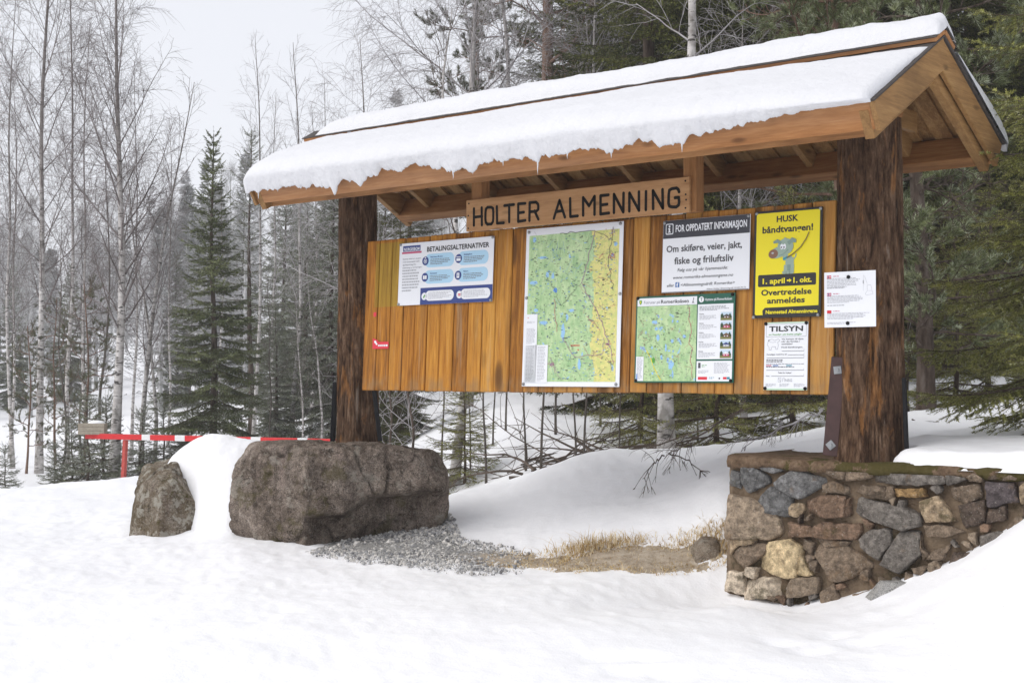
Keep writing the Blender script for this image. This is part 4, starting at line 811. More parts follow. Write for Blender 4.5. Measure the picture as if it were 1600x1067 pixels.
for i in range(26): s.poly('map_sheet', blob(r, r.uniform(.06,.52), r.uniform(.2,.92), r.uniform(.006,.02), r.uniform(.008,.028)), I_water, 2)
for u, v, a, b in ((.20,.305,.035,.025),(.325,.60,.012,.05),(.38,.80,.03,.06),(.40,.90,.012,.05),(.24,.48,.02,.04)): s.poly('map_sheet', blob(r, u, v, a, b), I_water, 2)
s.poly('map_sheet', blob(r, .20,.74,.02,.04), I_leaf, 3)
for i in range(60): u, v = r.uniform(.04, .60), r.uniform(.14, .95); s.line('map_roads', wander(r, (u, v), (min(.62,max(.03,u+r.uniform(-.1,.1))), min(.975, v+r.uniform(-.12,.12))), 5, .012), .0011, r.choice((I_dgrey, I_crim, I_crim, I_lgrey)), 3)
s.line('map_roads', wander(r, (.12,.62), (.28,.97), 8, .012), .005, I_yel, 3); s.line('map_roads', wander(r, (.55,.14), (.60,.96), 12, .02), .003, I_crim, 3)
scatter_labels(s, 'map_names', .03, .14, .60, .96, 260, 9, [I_dgrey, I_grey, I_black], lambda u, v: not (u < .10 and v > .7), .8)
s.rect('map_legend', .018, .70, .098, .98, I_white, 4); s.fine('map_legend', .03, .715, .09, .965, 18, I_lgrey, 5, 3, .45); s.rect('map_legend', .026, .90, .036, .965, I_deep, 6)
s.fine(T, .655, .14, .965, .195, 4, I_grey, 2, 8); I_wood2 = ink('cabin', (.16,.09,.05)); I_hill = ink('picture sky', (.55,.68,.80)); I_dk = ink('picture spruce', (.03,.06,.025)); I_lawn = ink('picture lawn', (.20,.20,.06))
for i in range(5):
    v = .212+i*.105; s.text(T, ('Hovinkoia', 'Gjerdinga', 'Snellingen', 'Trantjern', 'Råbjørn')[i] if False else 'Hytte', .655, v+.008, .70, v+.022, I_dgrey, 2, .012); s.fine(T, .655, v+.032, .835, v+.085, 4, I_lgrey, 2, 30+i)
    p = 'cabin_picture'; s.rect(p, .865, v, .972, v+.092, I_hill, 2); s.poly(p, [(.865,v+.092),(.865,v+.03),(.88,v+.012),(.895,v+.04),(.915,v+.03),(.94,v+.045),(.955,v+.01),(.972,v+.05),(.972,v+.092)], I_dk, 3); s.rect(p, .865, v+.065, .972, v+.092, I_lawn, 4)
    wc = (I_wood2, I_crim, I_wood2, I_lgrey, I_crim)[i]; s.rect(p, .895, v+.045, .955, v+.072, wc, 5); s.poly(p, [(.888,v+.047),(.925,v+.022),(.962,v+.047)], (I_dgrey, I_wood2, I_wood2, I_navy, I_white)[i], 6); s.rect(p, .905, v+.053, .915, v+.064, I_white, 7); s.rect(p, .932, v+.053, .942, v+.064, I_white, 7)
s.fine(T, .655, .775, .69, .80, 2, I_dgrey, 2, 3); s.rect('sponsor_marks', .655, .775, .678, .835, I_dgrey, 2); s.fine(T, .69, .80, .745, .83, 2, I_leaf, 2, 6); s.fine(T, .81, .775, .97, .90, 10, I_lgrey, 2, 44, .4); s.fine(T, .655, .86, .79, .90, 3, I_lgrey, 2, 45)
s.rect('sponsor_marks', .655, .932, .745, .965, I_red, 2); s.fine('sponsor_marks', .765, .937, .825, .96, 2, I_teal, 2, 4); s.ell('sponsor_marks', .865, .95, .006, .006, I_dgrey, 2); s.rect('sponsor_marks', .90, .934, .935, .96, I_red, 2); s.rect('sponsor_marks', .937, .934, .965, .96, I_teal, 2)
finish(root, s, [(.02,.02),(.975,.02),(.022,.975),(.975,.975)], M_steel_dark)

# --- grey headed information notice
root, s = notice('notice', [(1037,345),(1173,335),(1033,458),(1170,452)], .018, .005, 'white notice with a charcoal heading band, mounted above the green bordered trail map', I_white)
s.rect('heading_band', .004, .004, .996, .250, I_char, 1); s.rrect('info_icon', .035, .045, .125, .195, .010, I_white, 2); s.rrect('info_icon', .043, .058, .117, .182, .007, I_char, 3); s.ell('info_icon', .08, .085, .0065, .0075, I_white, 4)
s.rect('info_icon', .071, .108, .088, .165, I_white, 4); s.rect('info_icon', .064, .108, .075, .120, I_white, 4); s.rect('info_icon', .062, .158, .098, .170, I_white, 4)
s.text(T, 'FOR OPPDATERT INFORMASJON', .152, .075, .965, .165, I_white, 2, .024)
s.text(T, 'Om skiføre, veier, jakt,', .048, .352, .915, .440, I_dgrey, 2, .02); s.text(T, 'fiske og friluftsliv', .145, .520, .825, .610, I_dgrey, 2, .02)
s.text(T, 'Følg oss på vår hjemmeside:', .185, .672, .765, .715, I_dgrey, 2, .003, .22); s.text(T, 'www.romeriks-almenningene.no', .135, .775, .825, .815, I_dgrey, 2, .003, .22)
s.text(T, 'eller', .065, .880, .150, .920, I_dgrey, 2, .003, .22); s.rect('page_mark', .165, .862, .210, .930, I_fb, 2); s.text('page_mark', 'f', .178, .872, .200, .925, I_white, 3, .03); s.text(T, '<Allmenningsdrift Romerike>', .228, .880, .845, .920, I_dgrey, 2, .003, .22)
s.text(T, 'Nilsen Holter Almenning tlf. 94 84 74 72', .53, .962, .965, .982, I_dgrey, 2, 0, .2)
s.rect('edge_strip', .004, .990, .996, .9985, I_dgrey, 1); finish(root, s, [(.02,.03),(.98,.025)], M_zinc)

# --- yellow leash notice
root, s = notice('notice', [(1180,332),(1286,322),(1175,497),(1282,495)], .016, .005, 'bright yellow notice with a cartoon dog on a leash and a black border', I_black)
s.rrect('yellow_field', .035, .022, .965, .972, .012, I_yel, 1)
s.text(T, 'HUSK', .335, .058, .655, .112, I_black, 2, .030); s.text(T, 'båndtvangen!', .125, .150, .870, .208, I_black, 2, .030)
s.rrect('date_band', .075, .598, .925, .710, .010, I_black, 2); s.text(T, '1. april', .145, .635, .475, .682, I_yel, 3, .030); s.text(T, '1. okt.', .600, .635, .865, .682, I_yel, 3, .030); s.rect(T, .505, .653, .545, .667, I_yel, 3); s.poly(T, [(.538,.642),(.575,.660),(.538,.678)], I_yel, 3)
s.text(T, 'Overtredelse', .125, .738, .865, .790, I_black, 2, .030); s.text(T, 'anmeldes', .215, .815, .770, .866, I_black, 2, .030)
s.poly('foot_band', [(.155,.985),(.15,.93),(.185,.905),(.965,.897),(.965,.985)], I_black, 2); s.text(T, 'Nannestad Almenningene', .200, .930, .955, .962, I_yel, 3, .030)
d = 'dog_drawing'      # simple long nosed dog standing side on
def dg_(pts, w, m, l): s.line(d, pts, w, m, l)
s.poly(d, [(.50,.44),(.565,.435),(.60,.46),(.60,.53),(.575,.545),(.50,.535),(.475,.50)], I_dog, 3)                 # body
for u in (.485, .535, .585): s.poly(d, [(u-.025,.515),(u+.022,.515),(u+.018,.582),(u-.03,.582)], I_dog if u != .535 else I_dog2, 4); s.ell(d, u-.015, .585, .017, .010, I_dog, 5)
dg_([(.60,.465),(.628,.44),(.632,.415)], .008, I_dog, 3)                                                          # tail
s.poly(d, [(.43,.40),(.49,.38),(.53,.455),(.48,.48),(.44,.46)], I_dog, 4); s.poly(d, [(.44,.455),(.50,.435),(.505,.452),(.45,.475)], I_teal, 5)
s.ell(d, .475, .345, .055, .050, I_dog, 5, -.2); s.ell(d, .375, .395, .062, .034, I_dog, 6, -.28); s.ell(d, .30, .408, .033, .028, I_nose, 7, -.2); s.ell(d, .292, .400, .009, .006, I_lgrey, 8)
s.poly(d, [(.42,.30),(.36,.272),(.295,.292),(.30,.312),(.36,.308),(.41,.33)], I_dog2, 6); s.poly(d, [(.50,.305),(.57,.265),(.635,.285),(.63,.315),(.57,.312),(.53,.335)], I_dog2, 6); s.poly(d, [(.44,.30),(.46,.262),(.48,.262),(.50,.30)], I_dog, 6)
for u in (.425, .465): s.ell(d, u, .345, .011, .017, I_white, 8); s.ell(d, u-.006, .352, .004, .006, I_black, 9)
dg_([(.385,.428),(.45,.415),(.52,.375)], .004, I_dog2, 8)
dg_([(.50,.452),(.60,.415),(.70,.36),(.78,.285),(.82,.225)], .0065, I_brown, 9)
finish(root, s, [(.035,.018),(.975,.018),(.02,.99),(.965,.985)], M_zinc)

# --- white grazing notice
root, s = notice('notice', [(1196,504),(1263,502),(1192,610),(1261,609)], .012, .003, 'white paper poster with a bold black heading, pinned under the yellow notice', I_white)
s.rect('green_edge', .0, .0, 1, .018, I_pale, 1); s.rect('green_edge', .0, .975, 1, 1, I_pale, 1); s.line('heading_frame', [(.04,.03),(.96,.03),(.96,.215),(.04,.215),(.04,.03)], .0025, I_lgrey, 1)
s.text(T, 'TILSYN', .105, .062, .885, .135, I_black, 2, .022); s.text(T, 'av husdyr på beite pågår', .10, .168, .865, .193, I_leaf, 2, .008)
for i, (tx, w) in enumerate((('Vis hensyn til dyra', .50), ('når du ferdes i', .42), ('området!', .25), ('Husk båndtvangen.', .49))): s.text(T, tx, .40, .240+i*.036+(.012 if i == 3 else 0), .40+w, .262+i*.036+(.012 if i == 3 else 0), I_dgrey, 2, .008)
s.text(T, 'Vennligst meld fra til:', .055, .465, .53, .485, I_dgrey, 2, .008)
for v, a in ((.425,.41),(.482,.55),(.525,.06),(.705,.06),(.792,.18)): s.rect('form_lines', a, v, .92, v+.005, I_dgrey, 2); s.rect('form_lines', .915, v-.028, .92, v, I_lgrey, 2)
s.line('sheep_drawing', [(.08,.31),(.10,.26),(.18,.25),(.24,.27),(.33,.245),(.36,.27),(.31,.30),(.33,.34),(.31,.40),(.27,.40),(.26,.36),(.18,.36),(.16,.41),(.12,.41),(.11,.36),(.07,.34),(.08,.31)], .0022, I_lgrey, 2); s.ell('sheep_drawing', .105, .27, .004, .004, I_grey, 2); s.line('sheep_drawing', [(.12,.29),(.2,.30),(.27,.29)], .0018, I_lgrey, 2)
s.fine(T, .055, .552, .50, .60, 2, I_dgrey, 2, 3, .5, .85); s.fine(T, .055, .612, .92, .622, 1, I_grey, 2, 4, .8, 1)
for u, m_ in ((.05, I_crim), (.21, I_fb), (.52, I_teal)): s.rect('colour_tabs', u, .632, u+.125, .646, m_, 2)
s.fine(T, .055, .655, .70, .668, 1, I_dgrey, 2, 9, .8, 1); s.text(T, 'Takk for hjelpa!', .33, .735, .64, .755, I_dgrey, 2, .008); s.text(T, 'Navn:', .055, .783, .14, .80, I_dgrey, 2, .008)
s.line('society_mark', [(.34,.82),(.40,.82),(.40,.88),(.34,.88),(.34,.82),(.40,.88)], .002, I_lgrey, 2); s.line('society_mark', [(.44,.88),(.44,.83),(.48,.82),(.49,.88)], .002, I_lgrey, 2); s.text('society_mark', 'NSG', .50, .835, .66, .875, I_lgrey, 2, .012)
for u in (.05, .37, .70): s.fine(T, u, .905, u+.25, .955, 4, I_lgrey, 2, int(u*100)+1, .4)
finish(root, s, [(.03,.02),(.96,.02),(.04,.975),(.96,.975)], M_steel_dark)

# --- loose paper on the log post
root, s = notice('notice', [(1289,427),(1369,421),(1287,513),(1368,509)], 0, .0015, 'plain white sheet of small print pinned across the thicker log post', I_white, lean=False, Yp=-.092)
for i, v in enumerate((.06, .375, .69)):
    s.rect('flag_mark', .055, v, .14, v+.055, I_red if i != 1 else I_crim, 1); s.rect('flag_mark', .055, v+.022, .14, v+.033, I_white if i != 2 else I_red, 2); s.rect('flag_mark', .08, v, .09, v+.055, I_navy if i != 2 else I_red, 3); s.fine(T, .18, v+.012, .30, v+.03, 1, I_crim, 2, i+70, .6, 1)
    s.fine(T, .06, v+.055, (.70,.78,.90)[i], v+.055+(.175,.14,.12)[i], (7,6,5)[i], I_lgrey, 2, 50+i, .42); s.fine(T, .06, v+.22, .62, v+.26, 1 if i < 2 else 2, I_lgrey, 2, 60+i, .4)
s.line('fishing_drawing', [(.77,.08),(.80,.12),(.84,.24)], .0012, I_lgrey, 2); s.line('fishing_drawing', [(.77,.08),(.765,.36)], .001, I_lgrey, 2); s.line('fishing_drawing', [(.84,.26),(.91,.26),(.93,.36),(.95,.42),(.83,.44),(.80,.42),(.84,.36),(.84,.26)], .0014, I_lgrey, 2); s.line('fishing_drawing', [(.84,.36),(.92,.36)], .0012, I_lgrey, 2)
s.rect('fishing_drawing', .755, .17, .775, .23, I_lgrey, 2); finish(root, s, [(.48,.10),(.46,.93)], M_steel_dark)

# --- remains of a red sticker
root, s = notice('sticker', [(582,534),(607,534),(582,545),(607,545)], .0035, .0008, 'torn red sticker with a small white mark low on the panel near the thinner post', I_red)
root['category'] = 'sticker'
s.poly('torn_flag', [(.0,.0),(.30,.02),(.42,.25),(.0,.5)], I_red, 1, False); s.poly('torn_flag', [(0,0.05),(0,-.55),(.28,-.30),(.42,.05)], I_red, 1); s.ell('white_mark', .18, .02, .014, .010, I_white, 2, .5); s.ell('white_mark', .26, .30, .010, .008, I_white, 2); s.fine('white_mark', .36, .40, .97, .72, 1, I_white, 2, 4, .8, 1); finish(root, s)
root, s = notice('sticker', [(583.5,488),(588,488),(583.5,494),(588,494)], .0035, .0008, 'small red scrap of sticker just below the greenish bare patch', I_red); root['category'] = 'sticker'; s.poly('scrap_point', [(.2,1),(.8,1),(.55,1.3)], I_red, 1); finish(root, s)

# ------------------------------------------------------------------ name board with routed letters
def name_board():
    Yb = -.088; x0, x1, z0, z1 = 1.160, 3.066, 2.346, 2.574
    root = empty('name_board', ((x0+x1)/2, Yb, z0), 'wide wooden name board with black routed letters under the eave', 'sign')
    mat = m_wood('name board wood', (.26,.125,.05), (.42,.23,.105), (.52,.31,.155), 'x', .8, tone=0)
    W, H = x1-x0, z1-z0; mb = MB(); mb.box((-W/2, 0, 0), (W/2, .026, H), None, 0, .004); mb.build('board', mat, root)
    k = plain('routed letters', (.012,.010,.009), .8, .2)
    def X(cx, cy): return onY(720+cx*.23125, 270+cy*.23125, Yb)[0]-(x0+x1)/2
    spec = [('H',90,143,300),('O',167,220,295),('L',245,290,290),('T',295,360,280),('E',388,435,275),('R',465,525,265),('A',630,705,250),('L',740,790,240),('M',827,905,230),('E',945,1000,220),('N',1035,1100,210),('N',1140,1205,200),('I',1247,1256,190),('N',1300,1365,180),('G',1405,1475,170)]
    G = {'H': [[(0,0),(0,1)],[(1,0),(1,1)],[(0,.5),(1,.5)]], 'O': [[(.25,0),(.75,0),(.95,.1),(1,.3),(1,.7),(.95,.9),(.75,1),(.25,1),(.05,.9),(0,.7),(0,.3),(.05,.1),(.25,0)]], 'L': [[(0,1),(0,0),(1,0)]], 'T': [[(0,1),(1,1)],[(.5,1),(.5,0)]],
         'E': [[(1,0),(0,0),(0,1),(1,1)],[(0,.5),(.8,.5)]], 'R': [[(0,0),(0,1),(.75,1),(.97,.9),(1,.75),(.97,.6),(.75,.5),(0,.5)],[(.55,.5),(1,0)]], 'A': [[(0,0),(.5,1),(1,0)],[(.2,.36),(.8,.36)]], 'M': [[(0,0),(0,1),(.5,.5),(1,1),(1,0)]], 'N': [[(0,0),(0,1),(1,0),(1,1)]], 'I': [[(.5,0),(.5,1)]],
         'G': [[(1,.80),(.95,.92),(.75,1),(.3,1),(.08,.92),(0,.72),(0,.25),(.08,.08),(.3,0),(.75,0),(.95,.08),(1,.25),(1,.5),(.6,.5)]]}
    zb, zt, w = .175*H, .705*H, .0105; r = random.Random(3)
    for ch, a, b, cy in spec:
        xa, xb = X(a, cy), X(b, cy); mb = MB(); q = lambda p: Vector((xa+p[0]*(xb-xa)+r.uniform(-.002,.002), -.0012, zb+p[1]*(zt-zb)+r.uniform(-.0025,.0025)))
        for j, st in enumerate(G[ch]):
            P = [q(p) for p in st]
            for i, p in enumerate(P):
                mb.add([p+Vector((w*math.cos(t), -.00025*(i % 2), w*math.sin(t))) for t in (math.pi*k_/6 for k_ in range(12))], [tuple(range(12))])
                if i: 
                    d = (P[i]-P[i-1]).normalized(); n = Vector((-d.z, 0, d.x))*w; mb.add([P[i-1]-n+Vector((0,-.0005-.0001*j,0)), P[i]-n+Vector((0,-.0005-.0001*j,0)), P[i]+n+Vector((0,-.0005-.0001*j,0)), P[i-1]+n+Vector((0,-.0005-.0001*j,0))], [(0,1,2,3)])
        mb.build('letter', k, root)
    for u, v in ((.012,.1),(.012,.5),(.015,.88),(.985,.12),(.988,.35),(.986,.5),(.985,.88)):
        q = MB(); q.tube([(u*W-W/2, 0, v*H), (u*W-W/2, -.003, v*H)], .006, 8); q.build('nail', M_steel_dark, root)
name_board()
# ------------------------------------------------------------------ trees
def prisms(p0, p1, r0, r1, n=3):
    """N tapered prisms from p0 to p1; returns verts, quads"""
    d = p1-p0; L = np.linalg.norm(d, axis=1, keepdims=True); d = d/np.maximum(L, 1e-9); ref = np.where(np.abs(d[:, 2:]) > .9, np.array([[1., 0, 0]]), np.array([[0., 0, 1]]))
    a = np.cross(d, ref); a /= np.linalg.norm(a, axis=1, keepdims=True); b = np.cross(d, a); t = 2*np.pi*np.arange(n)/n
    off = a[:, None]*np.cos(t)[None, :, None]+b[:, None]*np.sin(t)[None, :, None]
    V = np.concatenate([p0[:, None]+off*r0[:, None, None], p1[:, None]+off*r1[:, None, None]], 1).reshape(-1, 3)
    k = np.arange(n); q = np.stack([k, (k+1) % n, n+(k+1) % n, n+k], -1); F = (q[None]+(np.arange(len(p0))*2*n)[:, None, None]).reshape(-1, 4); return V, F
def needles(o, d, ln, K, nl, w, r, spread=.85, fwd=.55, t0=0.0):
    """K needle triangles along each shoot (origin o, direction d, length ln)"""
    N = len(o); ref = np.where(np.abs(d[:, 2:]) > .9, np.array([[1., 0, 0]]), np.array([[0., 0, 1]])); a = np.cross(d, ref); a /= np.linalg.norm(a, axis=1, keepdims=True); b = np.cross(d, a)
    t = (t0+(1-t0)*(np.arange(K)[None]+r.uniform(0, 1, (N, K)))/K); ph = r.uniform(0, 2*np.pi, (N, K)); s = nl*r.uniform(.7, 1.2, (N, K))*np.where(t > .9, .8, 1)
    rad = a[:, None]*np.cos(ph)[..., None]+b[:, None]*np.sin(ph)[..., None]; v = d[:, None]*fwd+rad*spread; p = o[:, None]+d[:, None]*(ln[:, None]*t)[..., None]
    sd = np.cross(v, d[:, None]+.3*a[:, None]); sd /= np.maximum(np.linalg.norm(sd, axis=-1, keepdims=True), 1e-6)
    V = np.stack([p-sd*w, p+sd*w, p+v*s[..., None]], 2).reshape(-1, 3); return V, np.arange(len(V)).reshape(-1, 3)
def unit(v): return v/np.maximum(np.linalg.norm(v, axis=-1, keepdims=True), 1e-9)

def m_birch(name, frost=0.0, white=.62):
    k = NM(name, .75, .2); co = k.coord((1,1,1)); mk = k.noise(k.coord((5,5,16)), 1.3, 5, .65); z = k.sep(co)['Z']
    c = k.ramp(k.noise(k.coord((3,3,6)), 2, 4), [(.35, (white*.62, white*.58, white*.55)), (.6, (white, white*.96, white*.93))])
    c = k.mix(k.ramp(mk, [(.555, 0.0), (.60, .93)]), c, (.035,.03,.028)); lich = k.noise(k.coord((3,3,2), loc=(4,4,1)), 2, 4); c = k.mix(k.ramp(lich, [(.55, 0.0), (.68, .7)]), c, (.13,.12,.10))
    c = k.mix(k.ramp(k.math('MULTIPLY', z, .1), [(.35, 0.0), (.7, .75)]), c, (.12,.10,.09)); k.color(c); k.bump(mk, .5, .01); return k.m
def m_twig(name, a, b, sc=2.5):
    k = NM(name, .85, .15); k.color(k.ramp(k.noise(k.coord(), sc, 3, .6), [(.35, a), (.65, b)])); return k.m
def m_needle(name, a, b, c, frost=None, fs=(.58, .66), sc=1.6, fsc=2.6):
    k = NM(name, .6, .25); f = k.noise(k.coord(), sc, 4, .6); g = k.n('ShaderNodeNewGeometry').outputs['Random Per Island']
    col = k.ramp(k.math('ADD', k.math('MULTIPLY', f, .75), k.math('MULTIPLY', g, .28)), [(.36, a), (.52, b), (.70, c)])
    if frost: col = k.mix(k.ramp(k.math('ADD', k.math('MULTIPLY', k.noise(k.coord(loc=(3,7,1)), fsc, 4, .6), .75), k.math('MULTIPLY', g, .25)), [(fs[0], 0.0), (fs[1], .85)]), col, frost)
    k.color(col); k.b.inputs['Subsurface Weight'].default_value = 0; return k.m
M_birch = m_birch('birch bark'); M_birch_dim = m_birch('birch bark grey', 0, .5)
M_twig = m_twig('birch twigs', (.12,.10,.093), (.27,.24,.235)); M_twig_frost = m_twig('frosted twigs', (.26,.24,.24), (.50,.48,.49)); M_twig_dark = m_twig('dark twigs', (.06,.045,.035), (.14,.11,.09))
M_spruce = m_needle('spruce needles', (.012,.018,.005), (.055,.066,.014), (.22,.23,.055), (.42,.43,.32), (.64, .76), 1.1)  # noise contrast puts lit bough tips and deep wood shade in the colour
M_spruce_mid = m_needle('hazed green spruce needles', (.045,.058,.022), (.12,.145,.055), (.23,.25,.12), (.44,.46,.40), (.56, .72), 1.6)  # lifted tones put distance haze into the needle colour
M_spruce_lit = m_needle('lit olive spruce needles', (.09,.10,.022), (.27,.28,.065), (.46,.45,.15), (.60,.60,.40), (.60, .70), 3.0, 7)  # brighter olive copy, light on the tips put into the colour
M_spruce_frost_haze = m_needle('frosted hazed spruce needles', (.09,.105,.06), (.17,.19,.115), (.27,.29,.20), (.50,.52,.49), (.50, .64))  # real frost, made paler so the colour also carries distance haze
M_pine = m_needle('frosted pine needles', (.07,.09,.035), (.18,.21,.085), (.31,.34,.17), (.62,.66,.50), (.53, .66), 3, 6)
M_pine_dull = m_needle('dull pine needles', (.06,.07,.035), (.12,.13,.065), (.20,.21,.13))
def m_bark(name, a, b, c, sc=1.0):
    k = NM(name, .9, .15); f = k.noise(k.coord((9*sc,9*sc,2.2*sc)), 1.6, 6, .68); k.color(k.ramp(f, [(.35, a), (.5, b), (.66, c)])); k.bump(f, 1, .03); return k.m
M_bark_spruce = m_bark('spruce bark', (.045,.032,.025), (.10,.075,.06), (.17,.14,.12)); M_bark_pine = m_bark('pine bark', (.085,.052,.038), (.185,.115,.082), (.30,.21,.165)); M_bark_grey = m_bark('grey bark', (.06,.05,.042), (.125,.11,.095), (.20,.18,.165))

def trunk_path(r, H, lean=(0, 0), wob=.15, n=24):
    t = np.linspace(0, 1, n); q = np.cumsum(r.normal(0, 1, (7, 2)), 0); q -= np.linspace(0, 1, 7)[:, None]*q[-1]; q -= q[0]*(1-np.linspace(0, 1, 7)[:, None]); x7 = np.linspace(0, 1, 7); kn = np.array([1, 3, 5, 3, 1])/13.0; w = np.stack([np.convolve(np.pad(np.interp(t, x7, q[:, k]), 2, 'edge'), kn, 'valid') for k in (0, 1)], -1); w = w/np.maximum(np.abs(w).max(), 1e-6)*wob
    return np.c_[lean[0]*t**1.3+w[:, 0], lean[1]*t**1.3+w[:, 1], t*H]
def trunk_mesh(P, r0, r1, n=12, foot=True):
    q = MB(); t = np.linspace(0, 1, len(P)); rad = r0+(r1-r0)*t**.9
    if foot: rad = rad+r0*.35*np.exp(-t*len(P)/1.2)
    q.tube([tuple(p) for p in P], list(rad), n, True); return q
class Segs:
    def __init__(s): s.a = []; s.b = []; s.ra = []; s.rb = []
    def path(s, P, r0, r1):
        n = len(P)-1; R = np.linspace(r0, r1, n+1); s.a.append(P[:-1]); s.b.append(P[1:]); s.ra.append(R[:-1]); s.rb.append(R[1:])
    def get(s, n=3): return prisms(np.concatenate(s.a), np.concatenate(s.b), np.concatenate(s.ra), np.concatenate(s.rb), n)
def arc(r, p, d, L, n, up, wob):
    """n+1 points of a limb leaving p along d, bending towards vertical by 'up' (negative droops)"""
    P = [p]; d = np.array(d, float); h = L/n
    for i in range(n): d = unit(d+np.array([0, 0, up/n])+r.normal(0, wob, 3)); P.append(P[-1]+d*h)
    return np.array(P)
def at(P, t): x = t*(len(P)-1); i = min(int(x), len(P)-2); return P[i]+(P[i+1]-P[i])*(x-i), unit(P[i+1]-P[i])
def side_dir(r, d, ang):
    q = r.normal(size=3); q = unit(q-d*(q@d)); return unit(d*math.cos(ang)+q*math.sin(ang))
def birch(name, seed, H, r0, loc, rz, label, mats=None, t_low=.22, spread=.30, ang=(48, 24), nprim=34, up=.5, droop=-.5, lean=(0, 0), twig_r=.0032, dens=1.0, group=None, wob=.15, cat='birch tree', kids=('trunk', 'crown')):
    r = np.random.default_rng(seed); mats = mats or (M_birch, M_twig); P = trunk_path(r, H, lean, wob); S = Segs()
    for i in range(nprim):
        t = t_low+(.97-t_low)*(i+r.uniform(0, .9))/nprim; p, d = at(P, t); L = (H*spread*(1-t)**.75*r.uniform(.65, 1.2)+.25)*min(1, .55+(t-t_low)*2.5)
        az = i*2.399+r.uniform(-.5, .5); a = math.radians(ang[0]+(ang[1]-ang[0])*t+r.uniform(-9, 9)); bd = np.array([math.cos(az)*math.sin(a), math.sin(az)*math.sin(a), math.cos(a)])
        rb = max(twig_r*1.4, r0*(1-t)*.42*r.uniform(.6, 1)); B = arc(r, p, bd, L, 9, up, .06); S.path(B, rb, twig_r*1.15)
        n2 = max(3, int(L/.17*dens))
        for j in range(n2):
            u = .12+.88*(j+r.uniform(0, 1))/n2; q, e = at(B, min(u, .99)); L2 = (.42*L*(1-u)+.28)*r.uniform(.5, 1.15); C2 = arc(r, q, side_dir(r, e, math.radians(r.uniform(28, 58))), L2, 5, r.uniform(droop, .35), .09); S.path(C2, max(twig_r, rb*(1-u)*.5), twig_r*.8)
            n3 = max(2, int(L2/.105*dens))
            for k in range(n3):
                w, f = at(C2, min(.99, .15+.85*(k+r.uniform(0, 1))/n3)); L3 = r.uniform(.12, .42)*min(1.2, .5+L2); D3 = arc(r, w, side_dir(r, f, math.radians(r.uniform(22, 60))), L3, 3, r.uniform(droop*1.4, .2), .10); S.path(D3, twig_r*.75, twig_r*.35)
    root = empty(name, loc, label, cat, group); root.rotation_euler = (0, 0, rz)
    trunk_mesh(P, r0, twig_r*1.5).build(kids[0], mats[0], root, True); V, F = S.get(3); o = link(kids[1], np_mesh(kids[1], V, [F], [mats[1]], smooth=True), root); return root
